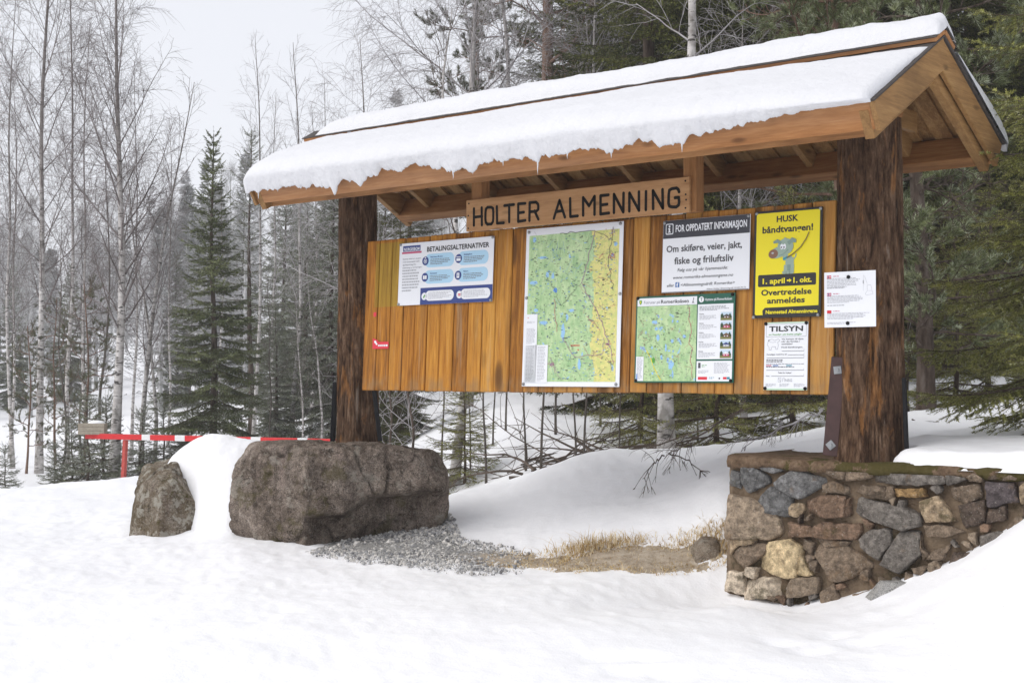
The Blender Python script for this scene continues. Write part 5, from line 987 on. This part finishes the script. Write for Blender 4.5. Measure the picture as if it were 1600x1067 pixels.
def spruce(name, seed, H, R, zb, loc, rz, label, r0=.11, mat=None, bark=None, K=20, nl=.020, nw=.0022, lev=.24, nb=6, twd=.085, low=-22, sub=True, group=None, cat='spruce tree', power=.8, gap=0.0, tl=1.0, ss=.085):
    r = np.random.default_rng(seed); P = trunk_path(r, H, (0, 0), .05); S = Segs(); so, sd, sl = [], [], []
    z = zb
    while z < H*.985:
        t = z/H; n = nb if t < .85 else 4; a0 = r.uniform(0, 6.28)
        for k in range(n):
            if r.random() < gap: continue
            az = a0+2*np.pi*k/n+r.uniform(-.35, .35); L = (R*(1-(z-zb)/(H-zb))**power+.06)*r.uniform(.72-.14*(gap > .05), 1.15+.12*(gap > .05)); pit = math.radians(low+(48-low)*t**1.6+r.uniform(-7, 7))
            p = at(P, t)[0]+np.array([0, 0, r.uniform(-.06, .06)]); m = 8; u = np.linspace(0, 1, m+1); dx = np.array([math.cos(az), math.sin(az), 0])
            B = p+dx*(u*L*math.cos(pit))[:, None]+np.array([0, 0, 1.])*(L*(math.sin(pit)*u-.10*u**2+.20*u**3.2))[:, None]; S.path(B, max(.003, .010*L+.002), .0022)
            sdv = np.array([-dx[1], dx[0], 0]); n2 = max(3, int(L/twd))
            for j in range(n2):
                v = .10+.90*(j+r.uniform(0, .8))/n2; q, e = at(B, min(v, .995))
                for sg in (-1, 1):
                    L2 = (.50*L*(1-v)**.8*min(1, v*4)+.085)*r.uniform(.6, 1.15); L2 = min(L2, .55*tl); d2 = unit(e*.75+sg*sdv*.72+np.array([0, 0, r.uniform(-.38, -.02)])); so.append(q); sd.append(d2); sl.append(L2)
                    if sub and L2 > .15:
                        for x in np.arange(.09, L2*.92, ss):
                            for s2 in (-1, 1):
                                d3 = unit(d2*.8+s2*np.cross(d2, [0, 0, 1.])*.6+np.array([0, 0, r.uniform(-.3, .05)])); so.append(q+d2*x); sd.append(d3); sl.append(min(.16, (L2-x)*.6+.045)*r.uniform(.7, 1.1))
            so.append(B[-2]); sd.append(unit(B[-1]-B[-2])); sl.append(.12)
            for x in np.linspace(.25, .95, max(2, int(L/.12))): q, e = at(B, x); so.append(q); sd.append(e); sl.append(.13)
        z += lev*r.uniform(.75, 1.2)*(1 if t < .8 else .7)
    so.append(P[-1]-np.array([0, 0, .15])); sd.append(np.array([0, 0, 1.])); sl.append(.28)
    so, sd, sl = np.array(so), np.array(sd), np.array(sl)
    big = sl > .10; V1, F1 = needles(so[big], sd[big], sl[big], K, nl, nw, r); V2, F2 = needles(so[~big], sd[~big], sl[~big], max(4, int(K*.6)), nl, nw, r)
    W, Q = prisms(so, so+sd*sl[:, None], np.full(len(so), .0022), np.full(len(so), .0010), 3); Bv, Bq = S.get(4)
    V = np.concatenate([V1, V2, W, Bv]); n1 = len(V1); n2 = n1+len(V2); n3 = n2+len(W); tri = np.concatenate([F1, F2+n1]); quad = np.concatenate([Q+n2, Bq+n3])
    root = empty(name, loc, label, cat, group); root.rotation_euler = (0, 0, rz); bk = bark or M_bark_spruce
    trunk_mesh(P, r0, .006).build('trunk', bk, root, True); link('crown', np_mesh('crown', V, [tri, quad], [mat or M_spruce, bk], [0, 1]), root); return root
def pine(name, seed, H, R, zb, loc, rz, label, r0=.1, mat=None, K=46, nl=.055, nw=.0016, nprim=26, bare=.35, cat='pine tree', group=None, lean=(0, 0), az_list=None, bark=None, dead=0, dz=(.9, 2.6), dl=(.8, 1.7)):
    r = np.random.default_rng(seed); P = trunk_path(r, H, lean, .08); S = Segs(); so, sd, sl = [], [], []; bark = bark or M_bark_pine
    for i in range(nprim):
        t = zb/H+(.985-zb/H)*(i+r.uniform(0, .9))/nprim; p, d = at(P, t); L = R*(1-((t-zb/H)/(1-zb/H))**2*.75)*r.uniform(.55, 1.15); az = i*2.399+r.uniform(-.6, .6)
        if az_list: az = az_list[i % len(az_list)]+r.uniform(-.35, .35)
        a = math.radians(r.uniform(62, 92)); bd = np.array([math.cos(az)*math.sin(a), math.sin(az)*math.sin(a), math.cos(a)]); B = arc(r, p, bd, L, 10, .35, .13); S.path(B, .009*L+.006, .004)
        n2 = max(5, int(L/.085))
        for j in range(n2):
            u = bare+(1-bare)*(j+r.uniform(0, 1))/n2; q, e = at(B, min(u, .99)); L2 = (.36*L*(1-u)+.20)*r.uniform(.6, 1.2); D2 = arc(r, q, side_dir(r, e, math.radians(r.uniform(30, 60))), L2, 4, r.uniform(-.1, .7), .12); S.path(D2, .0045, .0028)
            for k in range(max(3, int(L2/.045))):
                w, f = at(D2, r.uniform(.35, 1)); so.append(w); sd.append(unit(side_dir(r, f, math.radians(r.uniform(10, 50)))+np.array([0, 0, .45]))); sl.append(r.uniform(.06, .12))
    for i in range(dead):
        p, d = at(P, r.uniform(*dz)/H); az = r.uniform(0, 6.28); B = arc(r, p, [math.cos(az), math.sin(az), .1 if dz[0] < 2 else .9], r.uniform(*dl), 9, r.uniform(-.5, .4), .16); S.path(B, .011, .003)
        for j in range(9):
            q, e = at(B, r.uniform(.2, 1)); D2 = arc(r, q, side_dir(r, e, .8), r.uniform(.2, .6), 6, r.uniform(-.8, .5), .18); S.path(D2, .0045, .0018)
            for m in range(4): w, f = at(D2, r.uniform(.2, 1)); S.path(arc(r, w, side_dir(r, f, .8), r.uniform(.08, .25), 4, -.4, .2), .0024, .0012)
    so, sd, sl = np.array(so), np.array(sd), np.array(sl); V1, F1 = needles(so, sd, sl, K, nl, nw, r, .75, .75); W, Q = prisms(so, so+sd*sl[:, None], np.full(len(so), .003), np.full(len(so), .002), 3); Bv, Bq = S.get(5)
    V = np.concatenate([V1, W, Bv]); a, b = len(V1), len(V1)+len(W)
    root = empty(name, loc, label, cat, group); root.rotation_euler = (0, 0, rz)
    trunk_mesh(P, r0, min(.02, r0*.3)).build('trunk', bark, root, True); link('crown', np_mesh('crown', V, [F1, np.concatenate([Q+a, Bq+b])], [mat or M_pine, bark], [0, 1]), root); return root
def spot(px, D, dz=-.06): x, y = polar(px, D); return (x, y, gz(x, y)+dz)
def topH(px, py, D): return zpy(py, D)-spot(px, D)[2]

# -- the birches beyond the barrier
b1 = birch('birch_tree', 21, 13.5, .070, spot(62, 27), .4, 'tall broad birch fanning its limbs between photo edge and grey barrier box', lean=(.1, 0), spread=.26, nprim=42, dens=1.5, twig_r=.0028)
b2 = birch('birch_tree', 22, 11.5, .048, spot(107, 29), 1.9, 'slender straight birch between the two tallest birches', (M_birch, M_twig), spread=.22, nprim=32, dens=1.4)
b3 = birch('birch_tree', 23, 10.4, .090, spot(178, 24), 2.6, 'tallest full crowned birch, its white trunk crossing the end of the red barrier', lean=(.15, .1), spread=.30, nprim=46, ang=(46, 18), dens=1.6, twig_r=.0028)
b4 = birch('birch_tree', 24, 7.0, .052, spot(222, 24.5), .2, 'leaning grey birch behind the barrier post', (M_birch_dim, M_twig), lean=(.75, .45), spread=.24, nprim=24)
b5 = birch('birch_tree', 25, 6.2, .04, spot(240, 26), 3.3, 'thin crooked birch close behind the leaning one', (M_birch_dim, M_twig), spread=.20, nprim=20, lean=(.5, .3), wob=.10)
b6 = birch('birch_tree', 26, 7.5, .035, spot(165, 30), 2.2, 'spindly dark stemmed birch seen past the tallest birch', (M_bark_grey, M_twig), spread=.20, nprim=22)
b7 = birch('birch_tree', 27, 9.0, .05, spot(395, 30), .9, 'pale thin birch between the dark narrow spruce and the notice shelter', (M_birch, M_twig_frost), t_low=.35, spread=.20, nprim=24)
b8 = birch('birch_tree', 28, 8.0, .055, spot(455, 27), 4.9, 'white stemmed birch seen just past the thinner log post', (M_birch, M_twig_frost), t_low=.3, spread=.22, nprim=26)
G = 'bare saplings beyond the barrier'; gl = 'bare thin sapling standing among the pale birches beyond the barrier'
for i, (px, D, s_, src) in enumerate(((95,24,.62,b6),(128,33,.8,b6),(298,28,.5,b6),(430,33,.9,b7),(485,30,.8,b7),(505,36,.95,b7),(15,33,.8,b2),(345,38,.8,b7),(420,26,.5,b6),(500,24,.6,b5),(475,22,.5,b5))):
    copy_tree(src, spot(px, D), i*1.7, s_, gl, G)

for i, (px, D, s_) in enumerate(((138,33,.9),(206,30,.75),(262,34,.7),(22,29,.9))): copy_tree(b2, spot(px, D), i*1.9+.5, s_, 'slim pale birch standing among the taller birches beyond the barrier', 'slim birches beyond the barrier')
# -- spruces beyond the barrier
s1 = spruce('spruce_tree', 41, topH(332, 208, 24), 1.0, .15, spot(332, 24), 0, 'narrow dark green spruce standing alone behind the red barrier', r0=.08, mat=M_spruce_mid, K=17, nl=.034, nw=.0058, lev=.17, nb=7, twd=.075, ss=.10, low=-26, sub=True, power=.92, gap=.16)
s2 = spruce('spruce_tree', 42, topH(392, 203, 31), 1.0, .5, spot(392, 31), 0, 'thin spired spruce with a ragged brown topped crown beyond the eave end', r0=.08, mat=M_spruce_frost_haze, K=10, nl=.04, nw=.006, lev=.24, nb=6, twd=.12, sub=False, gap=.15, power=.6)
s3 = spruce('spruce_tree', 43, 5.5, 1.1, .1, spot(520, 27), 0, 'grey green frosted spruce beside the thinner log post', r0=.08, mat=M_spruce_frost_haze, K=11, nl=.036, nw=.0075, lev=.19, nb=7, twd=.10, sub=True)
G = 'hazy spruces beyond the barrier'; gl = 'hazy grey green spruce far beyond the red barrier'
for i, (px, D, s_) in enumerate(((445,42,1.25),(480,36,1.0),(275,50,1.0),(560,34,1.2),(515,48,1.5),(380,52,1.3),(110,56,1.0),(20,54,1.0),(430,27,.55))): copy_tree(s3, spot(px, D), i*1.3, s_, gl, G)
sap = spruce('spruce_tree', 44, 1.5, .55, .05, spot(136, 23.2), 0, 'bushy young spruce under the end of the red barrier', r0=.025, mat=M_spruce_frost_haze, K=10, nl=.028, nw=.005, lev=.13, nb=6, twd=.08, sub=True, low=-5)
G = 'young spruces along the snow bank'; gl = 'low young spruce poking up behind the roadside snow bank'
for i, (px, D, s_) in enumerate(((112,23.5,.75),(222,23.6,.85),(258,24,.9),(85,23.5,.5),(300,25,1.0),(10,21.5,.5),(285,24,.7),(165,24.5,1.0))): copy_tree(sap, spot(px, D), i*2.1, s_, gl, G)
yp = pine('pine_tree', 45, 3.6, .75, .6, spot(130, 26), 0, 'small thin pine sapling with a pointed top among the birches', r0=.03, mat=M_pine_dull, K=26, nl=.05, nw=.003, nprim=20, bare=.2)
for i, (px, D, s_) in enumerate(((42,27,.8),(88,30,1.0))): copy_tree(yp, spot(px, D), i*2.2, s_, 'short scrubby pine in the thicket around the birch trunks', 'scrub pines around the birches')

# -- trees over and behind the roof
b9 = birch('birch_tree', 31, 9.6, .075, spot(728, 20), 2.2, 'wide birch with long frosted drooping twigs over the middle of the roof', (M_birch, M_twig_frost), t_low=.28, spread=.40, ang=(62, 30), nprim=40, up=.25, droop=-1.2, dens=1.8, twig_r=.0027)
b10 = birch('birch_tree', 32, 10.5, .06, spot(785, 22.5), .7, 'slim straight white birch rising between the wide birch and the orange pine', (M_birch, M_twig_frost), t_low=.3, spread=.22, nprim=26)
b12 = birch('birch_tree', 34, 6.4, .05, spot(560, 21), .3, 'low spreading birch with frosted twigs over the far end of the roof', (M_birch_dim, M_twig_frost), t_low=.25, spread=.42, ang=(66, 36), nprim=26, up=.2, droop=-1.0, dens=1.7, twig_r=.0027)
for px, D, s_ in ((925,20,1.1),(1165,15.2,.75)): copy_tree(b12, spot(px, D), px*.23, s_, 'leafless frosted birch with fine grey twigs in front of the dark spruces', 'frosted birches before the dark spruces')
pn1 = pine('pine_tree', 51, 13, 2.2, 5.2, spot(857, 23), 0, 'tall pine with a bare orange brown trunk above the roof', r0=.155, mat=M_pine_dull, K=30, nl=.06, nw=.003, nprim=26, bare=.6, dead=14, dz=(3.2, 6.4), dl=(1.2, 2.6))
pn2 = pine('pine_tree', 52, 9, 1.5, 3.0, spot(745, 28), 0, 'dull dark pine with scattered needle clumps behind the wide birch', r0=.1, mat=M_pine_dull, K=30, nl=.07, nw=.0045, nprim=30, bare=.35)
pn3 = pine('pine_tree', 53, 7.6, 1.2, .55, spot(1447, 12.6), 0, 'frosted blue green pine with a thick brown trunk by the thicker log post', r0=.078, mat=M_pine, K=40, nl=.055, nw=.0030, nprim=84, bare=.30, dead=9, bark=M_bark_spruce)
pn4 = pine('pine_tree', 54, 8.0, 1.15, 2.2, spot(1318, 14.2), 1, 'frosted blue green pine with a slim stem above the middle of the roof', r0=.06, mat=M_pine, K=40, nl=.055, nw=.0030, nprim=60, bare=.28, dead=3)
# -- the dense spruce wood
n1 = spruce('spruce_tree', 61, 9.5, 1.9, .35, spot(1015, 17.5), .5, 'dark spruce with low drooping boughs behind the trail map', r0=.14, K=22, nl=.028, nw=.0046, lev=.33, nb=7, twd=.10, ss=.12, low=-26)
n2 = spruce('spruce_tree', 62, 11, 2.2, .5, spot(1215, 17), 2.5, 'dark spruce with sweeping boughs behind the yellow notice', r0=.16, K=22, nl=.028, nw=.0046, lev=.36, nb=7, twd=.10, ss=.12, low=-30, gap=.08)
n5 = spruce('spruce_tree', 65, 10.5, 2.0, 1.0, spot(1600, 20), 1.1, 'dark spruce with a bare lower stem on the snow slope beyond the wall', r0=.14, K=22, nl=.028, nw=.0046, lev=.36, nb=7, twd=.10, ss=.12, low=-28, gap=.06)
n3 = spruce('spruce_tree', 63, 6.4, 1.15, .40, spot(1758, 8.9), 1.0, 'olive green spruce with fine bright boughs reaching to the gable end', r0=.09, mat=M_spruce_lit, K=40, nl=.020, nw=.0026, lev=.21, nb=7, twd=.085, ss=.10, low=-20)
G = 'dark spruces in the wood behind the shelter'; gl = 'tall dark spruce in the dense wood behind the shelter roof'
for i, (px, D, s_, src) in enumerate(((925,24,1.15,n1),(985,26,1.3,n2),(1060,22,1.15,n2),(1130,24,1.3,n1),(1200,21.5,1.2,n1),(1275,24,1.25,n2),(1345,19,1.1,n1),(1400,23,1.3,n5),(1480,19,1.05,n5),(1540,24,1.3,n5),(1680,22,1.2,n5),(1760,18,1.1,n5),(1100,31,1.5,n2),(1240,32,1.5,n1),(1390,30,1.5,n1),(1520,28,1.5,n2),(1650,27,1.5,n1),(1000,34,1.5,n1),(900,33,1.2,n2),(1840,20,1.3,n1),(600,22,.45,n1),(625,19,.34,n1),(640,33,.6,n2))): copy_tree(src, spot(px, D), i*1.1+.4, s_, gl if i < 20 else 'small dark spruce low behind the panel beside the thinner log post', G if i < 20 else 'small spruces behind the panel')
n4 = spruce('spruce_tree', 64, 2.4, .8, .1, spot(1120, 13.6), 0, 'small spruce with feathery boughs low behind the panel', r0=.03, K=22, nl=.020, nw=.0022, lev=.17, nb=6, twd=.075, low=-12, mat=M_spruce_lit)
for px, D, s_, lb in ((1000,14.9,.9,'small spruce whose bough spreads over the snow past the white birch foot'),(1240,13.4,1.0,'small spruce low behind the panel beside the thicker log post'),(725,14.5,.55,'tiny bright spruce beside the birch foot near the broad boulder'),(1490,13.6,.95,'small spruce with drooping tips on the snow slope beyond the wall'),(1545,14.5,1.1,'young spruce on the snow slope between the frosted pine and the olive spruce')): copy_tree(n4, spot(px, D), px*.37, s_, lb)

# -- undergrowth seen under the panel
b13 = birch('birch_tree', 35, 5.0, .055, spot(708, 14.6), .3, 'birch foot with black flecked bark just past the broad boulder', (M_birch, M_twig_dark), t_low=.45, spread=.16, nprim=14)
b14 = birch('birch_tree', 36, 8.6, .075, spot(1042, 13.3), .7, 'white birch with frosted bare limbs, its foot in the snow under the trail map', (M_birch, M_twig_frost), t_low=.44, spread=.24, nprim=24, lean=(.32, 0), ang=(62, 36), up=.2, droop=-.7)
sh1 = birch('bare_shrub', 37, 2.2, .018, spot(645, 14.5), .2, 'frosted leafless shrub beside the thinner log post under the panel', (M_twig_dark, M_twig_frost), t_low=.12, wob=.04, spread=.42, ang=(62, 40), nprim=16, up=.2, droop=-.4, twig_r=.0026, cat='shrub')
sh2 = birch('bare_shrub', 38, 2.8, .013, spot(845, 13.4), .2, 'thin grey branching alder stem standing under the large framed map', (M_bark_grey, M_twig_dark), wob=.06, t_low=.3, spread=.26, ang=(50, 30), nprim=10, twig_r=.0024, cat='shrub', dens=.6)
for px, D, s_, src in ((612,15.5,.9,sh1),(585,17,1.0,sh1),(1420,14,.8,sh1),(1290,14.2,.8,sh1)): copy_tree(src, spot(px, D), px*.7, s_, 'frosted leafless bush low down in the shade behind the shelter', 'leafless bushes behind the shelter')
for px, D, s_ in ((735,15,.7),(790,16,.9),(868,15,1.0),(938,15.5,.9),(968,14.2,.7),(1120,15,.8),(760,14,.95),(822,13.8,.85),(900,13.2,.8),(912,13.3,.9),(770,15.5,.8),(690,15.5,.9),(1090,14.5,.8)): copy_tree(sh2, spot(px, D), px*.31, s_, 'single thin bare stem growing behind the snow mound under the panel', 'bare stems behind the snow mound')
def brush_pile():
    r = np.random.default_rng(9); S = Segs()
    for i in range(36):
        px = r.uniform(790, 975); D = r.uniform(13.0, 14.4); p = np.array(spot(px, D, .02)); L = r.uniform(.5, 1.6); az = r.uniform(-.5, .9)+(0 if r.random() < .7 else 2.2); d = np.array([RT[0]*math.cos(az)+FH[0]*math.sin(az), RT[1]*math.cos(az)+FH[1]*math.sin(az), r.uniform(-.02, .45)]); B = arc(r, p, unit(d), L, 6, r.uniform(-.6, .1), .1); S.path(B, r.uniform(.006, .017), .003)
        for j in range(5): q, e = at(B, r.uniform(.3, 1)); S.path(arc(r, q, side_dir(r, e, .7), L*.35, 3, 0, .12), .004, .0015)
    V, F = S.get(5); o = link('brush_pile', np_mesh('brush_pile', V, [F], [M_twig_dark], smooth=True)); tag(o, 'tangle of cut brown branches lying behind the snow mound', 'branches', kind='stuff')
brush_pile()
def fallen(name, seed, pts, r0, n, label, mat=M_twig_dark):
    r = np.random.default_rng(seed); P = np.array([onD(*p) for p in pts]); t = np.linspace(0, 1, 12); x = np.linspace(0, 1, len(P)); P = np.stack([np.interp(t, x, P[:, k]) for k in range(3)], -1); P[1:-1] += r.normal(0, .008, (10, 3)); S = Segs(); S.path(P, r0, .0022)
    for j in range(n):
        q, e = at(P, r.uniform(.2, .98)); B = arc(r, q, side_dir(r, e, r.uniform(.5, 1.1)), r.uniform(.12, .4), 5, -1.1, .12); S.path(B, .003, .0012)
        for k in range(4): w, f = at(B, r.uniform(.3, 1)); S.path(arc(r, w, side_dir(r, f, .6), r.uniform(.05, .16), 3, -.9, .12), .0018, .0008)
    V, F = S.get(5); o = link(name, np_mesh(name, V, [F], [mat], smooth=True)); tag(o, label, 'branch')
fallen('fallen_branch', 3, [(1160,640,12.2),(1110,668,11.6),(1060,700,11.2),(1038,716,11.0)], .011, 16, 'bare birch branch drooping on to the mound between the panel and the wall')
fallen('fallen_branch', 4, [(1038,712,10.9),(1022,722,10.8),(1004,748,10.7)], .006, 6, 'dark forked twig end hooked over the crest of the snow mound')
fallen('fallen_branch', 5, [(1045,708,10.8),(1080,720,10.5),(1108,748,10.2)], .006, 7, 'dark twig trailing down the snow mound towards the wall corner')
fallen('fallen_branch', 6, [(1285,640,11.5),(1220,668,11.2),(1160,700,10.9)], .010, 18, 'frosted bare branch arching over the snow just behind the wall', M_twig_frost)
fallen('fallen_branch', 7, [(1425,655,11.0),(1445,662,10.9),(1462,672,10.8)], .006, 3, 'small dark branch stub sticking from the snow ridge beyond the wall')

# -- the far wood, one pale mass
def far_wood():
    r = np.random.default_rng(77); VV, FF, base = [], [], 0; 
    for i in range(230):
        px = r.uniform(-320, 700) if i < 190 else r.uniform(700, 1900); D = r.uniform(48, 120)**1.0; x, y = polar(px, D); z = gz(x, y)-.1; H = r.uniform(5.5, 9.5)
        if i % 5 < 3:        # conifer: whorls of drooping fronds
            n = 300; t = r.uniform(.06, 1, n)**.8; az = r.uniform(0, 6.28, n); R = (1-t)**.8*r.uniform(.9, 1.5)*r.uniform(.5, 1.1, n)+.08; d = np.c_[np.cos(az), np.sin(az), np.full(n, -.25)+t*.6]; o = np.c_[np.zeros((n, 2)), t*H]; V, F = needles(o, unit(d), R, 9, .22, .028, r, .5, .7, .15)
        else:                # leafless
            n = 260; t = r.uniform(.25, 1, n); az = r.uniform(0, 6.28, n); a = r.uniform(.3, .9, n); d = np.c_[np.cos(az)*np.sin(a), np.sin(az)*np.sin(a), np.cos(a)]; o = np.c_[np.zeros((n, 2)), t*H]; V, F = needles(o, d, (1-t)*2.4+.3, 9, .42, .006, r, .6, .8, .1)
        W, Q = prisms(np.array([[0, 0, 0.]]), np.array([[0, 0, H]]), np.array([.10]), np.array([.01]), 5); tr = np.concatenate([Q[:, [0, 1, 2]], Q[:, [0, 2, 3]]])+len(V); V = np.concatenate([V, W])+np.array([x, y, z]); VV.append(V); FF.append(np.concatenate([F, tr])+base); base += len(V)
    k = NM('far wood', .85, .1); k.color(k.ramp(k.noise(k.coord(), .12, 3), [(.4, (.34,.345,.34)), (.6, (.55,.545,.55))]))  # pale tones put the hillside haze into the colour
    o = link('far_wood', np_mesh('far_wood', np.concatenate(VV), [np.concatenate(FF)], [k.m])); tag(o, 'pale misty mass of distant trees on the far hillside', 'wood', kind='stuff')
far_wood()

# ------------------------------------------------------------------ road barrier
def barrier():
    A = onD(135, 681, 22.0); B = onD(560, 691, 20.0); d = B-A; L = np.linalg.norm(d); d = d/L; fr = onD(190, 684, 21.74); g = gz(fr[0], fr[1])
    root = empty('road_barrier', (fr[0], fr[1], g), 'red and white road barrier boom on a red post', 'barrier')
    M_red = plain('barrier red', (.60,.018,.022), .45, .4, var=.12); M_wh = plain('barrier white', (.74,.74,.74), .5, .3, var=.06); M_rp = plain('faded red paint', (.46,.075,.06), .6, .3, var=.2)
    side = np.cross(d, [0, 0, 1.]); side /= np.linalg.norm(side); up = np.cross(side, d)
    def seg(name, a, b, h, mat, grow=0.0):
        q = MB(); M = Matrix(((d[0],side[0],up[0],A[0]),(d[1],side[1],up[1],A[1]),(d[2],side[2],up[2],A[2]),(0,0,0,1))); q.box((a*L, -.03-grow, -h/2-grow), (b*L, .03+grow, h/2+grow), M, 0, .004); o = q.build(name, mat, root); o.matrix_parent_inverse = Matrix.Translation(-root.location); return o
    seg('boom', 0, 1, .082, M_red)
    X = lambda px: float(np.clip((px-135)/425.0*(22.0/(22.0-2.0*(px-135)/425.0))**0, 0, 1))
    for a, b in ((230,244),(284,300),(345,360),(403,418),(473,488)): seg('reflective_band', X(a), X(b), .082, M_wh, .003)
    q = MB(); tp = fr-np.array([0, 0, .03]); q.beam((fr[0]+.02, fr[1], g-.3), (tp[0]+.06, tp[1]+.03, tp[2]), .062, .062, tuple(side)); o = q.build('post', M_rp, root); o.matrix_parent_inverse = Matrix.Translation(-root.location)
    q = MB(); c = onD(145, 670, 21.95); k = m_wood('grey weathered box', (.20,.17,.13), (.33,.29,.23), (.44,.40,.33), 'x'); M = Matrix(((RT[0],FH[0],0,c[0]),(RT[1],FH[1],0,c[1]),(0,0,1,c[2]),(0,0,0,1)))
    for i in range(3): q.box((-.205, -.09, -.085+i*.058), (.205, .09, -.029+i*.058), M, 0, .004)
    o = q.build('counterweight_box', k, root); o.matrix_parent_inverse = Matrix.Translation(-root.location)
    v, f = ico(4); v = v*np.array([.135, .08, .045]); v[:, 2] = np.maximum(v[:, 2], -.01)+.01*fbm(v*14, 3, 3); W = np.array([c[0]+RT[0]*.06, c[1]+RT[1]*.06, c[2]+.09])+v[:, :1]*RT+v[:, 1:2]*FH+v[:, 2:]*UPV
    tag(link('snow_heap', np_mesh('snow_heap', W, [f], [M_snow], smooth=True)), 'small heap of snow on the grey wooden box of the barrier', 'snow')
barrier()
# ------------------------------------------------------------------ small things near the wall
mb = MB(); p = onD(1470.5, 697, 8.75); mb.tube([tuple(p-np.array([0,0,.08])), tuple(p+np.array([0,0,.052])), tuple(p+np.array([0,0,.056]))], [.012, .012, .009], 12); o = mb.build('iron_peg', M_steel_dark); tag(o, 'short dark iron peg poking through the snow on top of the wall', 'peg')
rk, _ = boulder('loose_rock', 1106, 9.2, 0, [(0,.2,1,.038),(0,0,-1,.2),(-1,.2,.3,.07),(1,.2,.4,.06),(0,1,.3,.055),(0,-1,0,.1),(-.5,.7,.6,.05),(.6,.6,.7,.05),(-.7,.1,.8,.05)], .022, m_rock('pale rock', [(.24,.19,.14),(.38,.31,.24),(.48,.41,.33),(.58,.51,.43)], .2, .4, False, 2), 5); rk.location.z = gz(rk.location.x, rk.location.y)+.015; tag(rk, 'pale tan rock lying in dead grass against the foot of the wall', 'rock')
slab_at = ground_hit(1395, 917); rk, _ = boulder('loose_rock', 1395, float((slab_at-CAM)@FH), 0, [(0,0,1,.014),(0,0,-1,.1),(-1,0,.9,.06),(1,0,.8,.06),(0,1,.6,.035),(0,-1,0,.05)], .006, m_rock('grey slab', [(.45,.44,.42),(.56,.55,.53),(.64,.63,.61),(.7,.69,.67)], .1, .3, False, 2), 7); rk.location.z = gz(rk.location.x, rk.location.y)+.012; tag(rk, 'flat grey stone half sunk in the snow before the wall', 'rock')

# ------------------------------------------------------------------ misty air
def haze():
    k = bpy.data.materials.new('haze'); k.use_nodes = True; t = k.node_tree; t.nodes.clear(); out = t.nodes.new('ShaderNodeOutputMaterial'); v = t.nodes.new('ShaderNodeVolumePrincipled')
    v.inputs['Color'].default_value = (.985, .988, .995, 1); v.inputs['Density'].default_value = HAZE; t.links.new(v.outputs[0], out.inputs['Volume'])
    q = MB(); q.box((CAM[0]-195, CAM[1]-195, -12), (CAM[0]+195, CAM[1]+195, 46)); o = q.build('haze', k); tag(o, kind='stuff', label='thin pale winter mist filling the air', cat='haze')
HAZE = .0011
haze()
